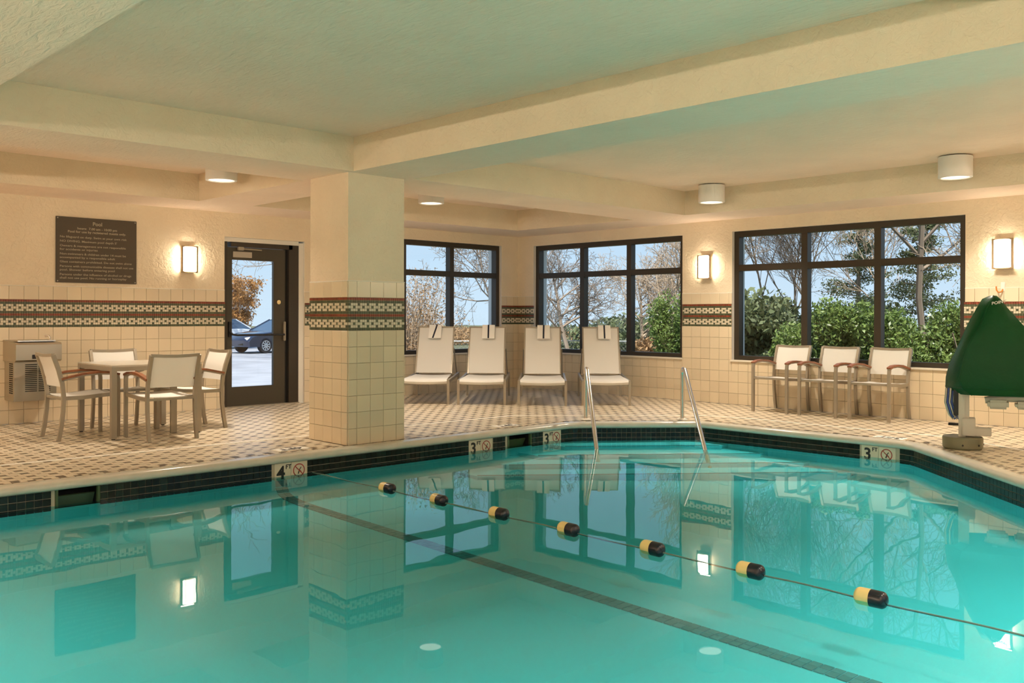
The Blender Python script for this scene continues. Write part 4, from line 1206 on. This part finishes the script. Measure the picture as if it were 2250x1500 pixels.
# hedge of broad evergreen shrubs close to the right window
shrub(2.95, -3.65, .62, .7, 1.45, 1, 'broad bright green shrub outside the middle pane of the right window', 22000, .034)
shrub(2.70, -4.55, .75, .75, 1.75, 2, 'tall bright green shrub behind the middle chair outside the window', 28000, .034)
shrub(3.05, -5.45, .75, .75, 1.60, 3, 'bright green shrub behind the chair nearest the lift', 28000, .034)
shrub(3.15, -6.35, .75, .75, 1.72, 4, 'bright green shrub outside the window beside the pool lift', 28000, .034)
shrub(1.85, -3.30, .55, .7, .92, 5, 'low green shrub under the first pane of the right window', 12000, .03)
shrub(6.35, 1.15, .55, .6, 2.0, 6, 'upright green shrub at the right side of the middle window', 14000, .038)
# dark thicket and evergreens behind
shrub(9.6, 1.3, 1.9, 1.5, 2.0, 7, 'dark thicket behind the fence in the left pane of the right window', 12000, .09, 'leafd', 'thicket')
shrub(12.4, .4, 2.0, 1.5, 2.1, 8, 'dark thicket behind the tall green shrub', 9000, .09, 'leafd', 'thicket')
shrub(13.5, 8.2, 2.6, 2.2, 1.6, 9, 'dark green thicket low behind the bare tree in the middle window', 8000, .10, 'leafd', 'thicket')
shrub(8.8, 2.9, 1.6, 1.2, 1.15, 10, 'low brown-green scrub along the fence in the middle window', 8000, .07, 'leaft', 'thicket')
for k_, (x_, y_, r_) in enumerate(((22, 29, 4.0), (27, 26, 4.5), (32, 20, 4.5), (34, 13, 4.0), (26, 34, 4.0), (36, 5, 4.5))):
    shrub(x_, y_, r_, r_ * .8, .85, 60 + k_, 'low brown tree line far behind the lawn, ' + ('first', 'second', 'third', 'fourth', 'fifth', 'sixth')[k_] + ' clump', 5000, .09, 'leaft', 'thicket')
def conifer(x, y, h, r, seed, label):
    root = empty('evergreen_tree', (x, y, ZG)); tag(root, label, 'tree', 'evergreen trees outside')
    mb = MB(); mb.tube([(0, 0, 0), (0, 0, h * .6), (0, 0, h)], [.11, .06, .01], 6); mb.build('trunk', 'bark', root, fix=False)
    rs = np.random.default_rng(seed); nb = 46
    zz = np.linspace(.16, .985, nb) ** .9 * h; an = rs.uniform(0, 6.28, nb); ln = r * (1.04 - zz / h) ** .75 * rs.uniform(.65, 1.15, nb)
    mb = MB()
    for z, a, l in zip(zz, an, ln): mb.tube([(0, 0, z), (l * math.cos(a), l * math.sin(a), z + .12 * l)], [.02, .006], 3, cap=False)
    mb.build('branches', 'bark', root, fix=False)
    def f(rng, n):
        k = rng.integers(0, nb, n); u = rng.uniform(.2, 1.05, n); p = np.stack([ln[k] * u * np.cos(an[k]), ln[k] * u * np.sin(an[k]), zz[k] + .12 * ln[k] * u], 1)
        return p + rng.normal(size=(n, 3)) * np.array([.13, .13, .07]) * (.5 + ln[k] / r)[:, None]
    leaf_cloud('foliage', 10500, seed, f, .042, 'leafd', root)
conifer(18.0, 2.45, 5.2, 1.6, 31, 'slim dark evergreen in the middle pane of the right window')
conifer(15.4, -.6, 4.6, 1.7, 32, 'dark evergreen behind the big bare tree in the right window')
conifer(16.8, -2.0, 3.6, 1.5, 33, 'short evergreen at the right edge of the right window')

K4 = (14, 9, 6, 4)
bare_tree(11.4, -2.35, 10.5, 11, 'big bare tree filling the right pane of the right window', r=.085, spread=.9, kids=(17, 9, 6, 4), up=.25, frac=.8)
bare_tree(11.0, 2.35, 7.0, 12, 'leftmost slender bare tree in the right window', (.05, .02), r=.036, spread=.40, kids=(11, 7, 5, 3), up=.9, twig=.004)
bare_tree(11.5, 1.85, 7.4, 13, 'slender bare tree with leaning stem in the left pane of the right window', (.12, -.06), r=.036, spread=.42, kids=(11, 7, 5, 3), up=.9, twig=.004)
bare_tree(12.6, 1.9, 7.2, 14, 'slender bare tree right of the leaning one', (.1, -.1), r=.036, spread=.42, kids=(11, 7, 5, 3), up=.9, twig=.004)
bare_tree(12.4, .9, 6.0, 15, 'bare tree behind the first window bar of the right window', (-.08, .12), r=.045, spread=.6, kids=K4, up=.7, twig=.004)
bare_tree(10.6, 2.9, 6.6, 18, 'thin bare sapling at the left frame of the right window', (.03, -.02), r=.03, spread=.36, kids=(10, 6, 5, 3), up=.95, twig=.004)
bare_tree(13.6, 2.7, 7.0, 19, 'thin bare sapling beside the first bar of the right window', (.04, -.03), r=.03, spread=.36, kids=(10, 6, 5, 3), up=.95, twig=.004, bark='barklite')
bare_tree(16.0, .6, 6.2, 16, 'thin bare tree behind the evergreen', r=.045, spread=.6, kids=(11, 7, 5, 4), bark='barklite')
bare_tree(13.8, -3.9, 6.0, 17, 'bare brown tree at the far right of the right window', r=.045, spread=.65, kids=K4, bark='barklite')
bare_tree(7.4, 5.4, 4.6, 21, 'wide-spreading bare tree in the left pane of the middle window', (-.10, .1), r=.075, spread=.95, kids=K4, up=.35, frac=.62, twig=.0045)
bare_tree(9.5, 4.6, 4.6, 22, 'bare tree with low arching branches in the centre of the middle window', (.05, .25), r=.055, spread=1.0, kids=(17, 9, 6, 4), up=.1, frac=.6, bark='barklite', twig=.0045)
bare_tree(7.0, 2.45, 5.6, 23, 'many-stemmed bare tree in the right pane of the middle window', (.05, -.05), r=.06, spread=.62, kids=(16, 9, 6, 4), up=.7, frac=.66, bark='barklite', twig=.0045)
bare_tree(6.9, 1.45, 7.4, 24, 'tall bare tree at the right edge of the middle window', (.04, -.06), r=.045, spread=.5, kids=(11, 7, 5, 3), up=.8, twig=.0045)
bare_tree(9.6, 9.6, 5.6, 25, 'bare tree reaching in from the right of the corner window', (-.02, .12), r=.06, spread=.9, kids=(14, 8, 6, 3), up=.25)
bare_tree(7.5, 18.3, 8.5, 26, 'bare tree reaching in at the right of the door glass', (.0, .05), r=.09, spread=.9, kids=(12, 8, 6, 3), up=.4, twig=.007)
bare_tree(6.6, 28.4, 9.5, 27, 'bare tree top at the left of the door glass', (.0, .0), r=.10, spread=.85, kids=(12, 8, 6, 3), up=.4, twig=.008)
# tan ornamental shrub outside the corner window
def tan_shrub(x, y, h, r, seed, label, m='leaft', n=5000, size=.05, stems=42):
    root = empty('dry_shrub', (x, y, ZG)); tag(root, label, 'shrub', 'dry shrubs outside')
    rng = random.Random(seed); mb = MB(); tips = []
    for k in range(stems):
        a = rng.random() * 6.28; b = r * math.sqrt(rng.random()); p = [Vector((.25 * b * math.cos(a), .25 * b * math.sin(a), 0))]
        for j in range(1, 5):
            u = j / 4; p.append(Vector((b * (.25 + .75 * u ** 1.4) * math.cos(a) + rng.gauss(0, .05), b * (.25 + .75 * u ** 1.4) * math.sin(a) + rng.gauss(0, .05), h * u * rng.uniform(.85, 1.05))))
        mb.tube(p, [.014, .011, .008, .006, .004], 4, cap=False); tips += p[1:]
        for j in range(3):
            q = p[rng.randint(1, 4)]; mb.tube([q, q + Vector((rng.gauss(0, .18), rng.gauss(0, .18), rng.uniform(.1, .4)))], [.005, .003], 3, cap=False)
    mb.build('stems', 'barklite', root, fix=False)
    T = np.array([tuple(t) for t in tips])
    def f(rg, n): k = rg.integers(0, len(T), n); return T[k] + rg.normal(size=(n, 3)) * np.array([.13, .13, .16])
    leaf_cloud('foliage', n, seed, f, size, m, root)
tan_shrub(-.35, 2.55, 2.15, .75, 41, 'tall tan dry shrub in the corner window beside the column', n=6500, size=.022, stems=90)
tan_shrub(.55, 3.4, 1.6, .75, 42, 'lower tan dry shrub right of the tall one in the corner window', n=5000, size=.024, stems=70)
tan_shrub(1.75, 4.6, 1.25, .55, 43, 'small tan dry shrub behind the second lounger', n=2600, size=.026)
tan_shrub(13.2, 35.1, 3.3, 1.35, 44, 'round orange-leaved shrub in the door glass above the cars', 'leafo', 9000, .07, 60)

# chain-link fence
def fence(pts, label):
    root = empty('chain_link_fence', (pts[0][0], pts[0][1], ZG)); tag(root, label, 'fence')
    o = Vector((pts[0][0], pts[0][1], 0)); P = [Vector((p[0], p[1], 0)) - o for p in pts]
    mb = MB(); mb.tube([p + Vector((0, 0, .90)) for p in P], .022, 6); mb.build('top_rail', 'galv', root)
    for a, b in zip(P, P[1:]):
        n = max(1, int((b - a).length / 2.0))
        for k in range(n):
            q = a.lerp(b, k / n); mb = MB(); mb.tube([q, q + Vector((0, 0, .94))], .028, 6); mb.build('post', 'galv', root)
    mb = MB()
    for a, b in zip(P, P[1:]):
        L = (b - a).length; d = (b - a) / L; n = int(L / .11)
        for k in range(n):
            for s in (1, -1):
                u0 = k * .11; u1 = u0 + s * .9
                if 0 <= u1 <= L: mb.tube([a + d * u0, a + d * u1 + Vector((0, 0, .9))], .0018, 3, cap=False)
    me = mb.build('mesh_wire', 'galv', root, fix=False); me['kind'] = 'stuff'
fence([(3.2, 9.6), (8.8, 5.9), (9.72, 2.62), (11.9, .5), (14.0, -3.0)], 'grey chain-link fence crossing behind the windows')

# cars in the parking lot
def car(loc, rz, paint, label):
    root = empty('car', (*loc, ZG), rz); tag(root, label, 'car')
    # side profile (x forward), half width 0.9
    low = [(-2.25, .28), (-2.30, .55), (-2.22, .86), (-1.55, .95), (.62, .95), (1.55, .84), (2.10, .70), (2.28, .52), (2.24, .28)]
    mb = MB(); rows = []
    for y, k, dz in ((-.90, .985, -.02), (-.86, 1.0, .0), (-.5, 1.012, .025), (0, 1.02, .035), (.5, 1.012, .025), (.86, 1.0, 0), (.90, .985, -.02)):
        rows.append([(x * k, y, z + (dz if z > .5 else 0)) for x, z in low])
    mb.grid(rows); mb.add(rows[0], [tuple(range(len(low)))]); mb.add(rows[-1], [tuple(range(len(low)))]); mb.build('body', paint, root, smooth=True)
    cab = [(-1.95, .93), (-1.25, 1.40), (-.55, 1.46), (.0, 1.42), (.95, .93)]
    mb = MB(); rows = []
    for y, k in ((-.80, 0), (-.62, 1), (.62, 1), (.80, 0)):
        rows.append([(x, y if z > 1.2 or k == 0 else y * 1.25, z if k else min(z, .96)) for x, z in cab])
    top = [(x, y, z) for y in (-.62, .62) for x, z in cab]
    mb = MB(); b0 = [(-1.95, -.82, .93), (.95, -.82, .93), (.95, .82, .93), (-1.95, .82, .93)]; t0 = [(-1.2, -.6, 1.40), (.05, -.6, 1.41), (.05, .6, 1.41), (-1.2, .6, 1.40)]
    mb.add(b0 + t0, [(0, 1, 5, 4), (1, 2, 6, 5), (2, 3, 7, 6), (3, 0, 4, 7)]); mb.build('windows', 'carglass', root)
    mb = MB(); mb.grid([[(-1.24, y * .62, 1.395), (-.6, y * .62, 1.45), (.09, y * .62, 1.405)] for y in (-1, -.5, .5, 1)]); mb.box((-.6, 0, 1.40), (1.2, 1.2, .03)); mb.build('roof', paint, root, smooth=True)
    for s in (-1, 1):
        mb = MB()
        for (p, q) in (((-1.95, .93), (-1.22, 1.40)), ((-.45, .94), (-.5, 1.42)), ((.97, .93), (.07, 1.41))):
            mb.tube([(p[0], s * .825, p[1]), (q[0], s * .605, q[1])], .03, 5)
        mb.build('pillar', paint, root)
        mb = MB(); mb.box((2.12, s * .62, .63), (.22, .36, .11), rot=(0, .25, -s * .3), bev=.02); mb.build('headlight', 'lampwhite', root)
        mb = MB(); mb.box((.72, s * .98, .98), (.10, .16, .11), bev=.03); mb.build('mirror', paint, root)
        for x in (-1.38, 1.40):
            mb = MB(); mb.lathe((x, s * .80, .33), [(.20, -.10), (.31, -.10), (.33, -.06), (.33, .06), (.31, .10), (.20, .10)], 28, axis='y'); wh = mb.build('wheel', 'rubber', root, smooth=True)
            mb = MB(); mb.lathe((x, s * .895, .33), [(.215, -.008), (.215, .008), (.19, .008), (.19, -.008)], 28, axis='y')
            for k in range(9):
                a = 2 * math.pi * k / 9; mb.box((x + .10 * math.cos(a), s * .895, .33 + .10 * math.sin(a)), (.20, .016, .04), rot=(0, -a, 0))
            mb.build('rim', 'rim', wh)
    mb = MB(); mb.box((2.26, 0, .42), (.06, 1.1, .18), bev=.02); mb.build('grille', 'dark', root)
    return root
car((9.75, 24.7), math.radians(188), 'carnavy', 'dark blue car parked outside the door, front wheel in view')
car((9.0, 30.2), math.radians(178), 'carpale', 'pale car behind the dark blue one outside the door')
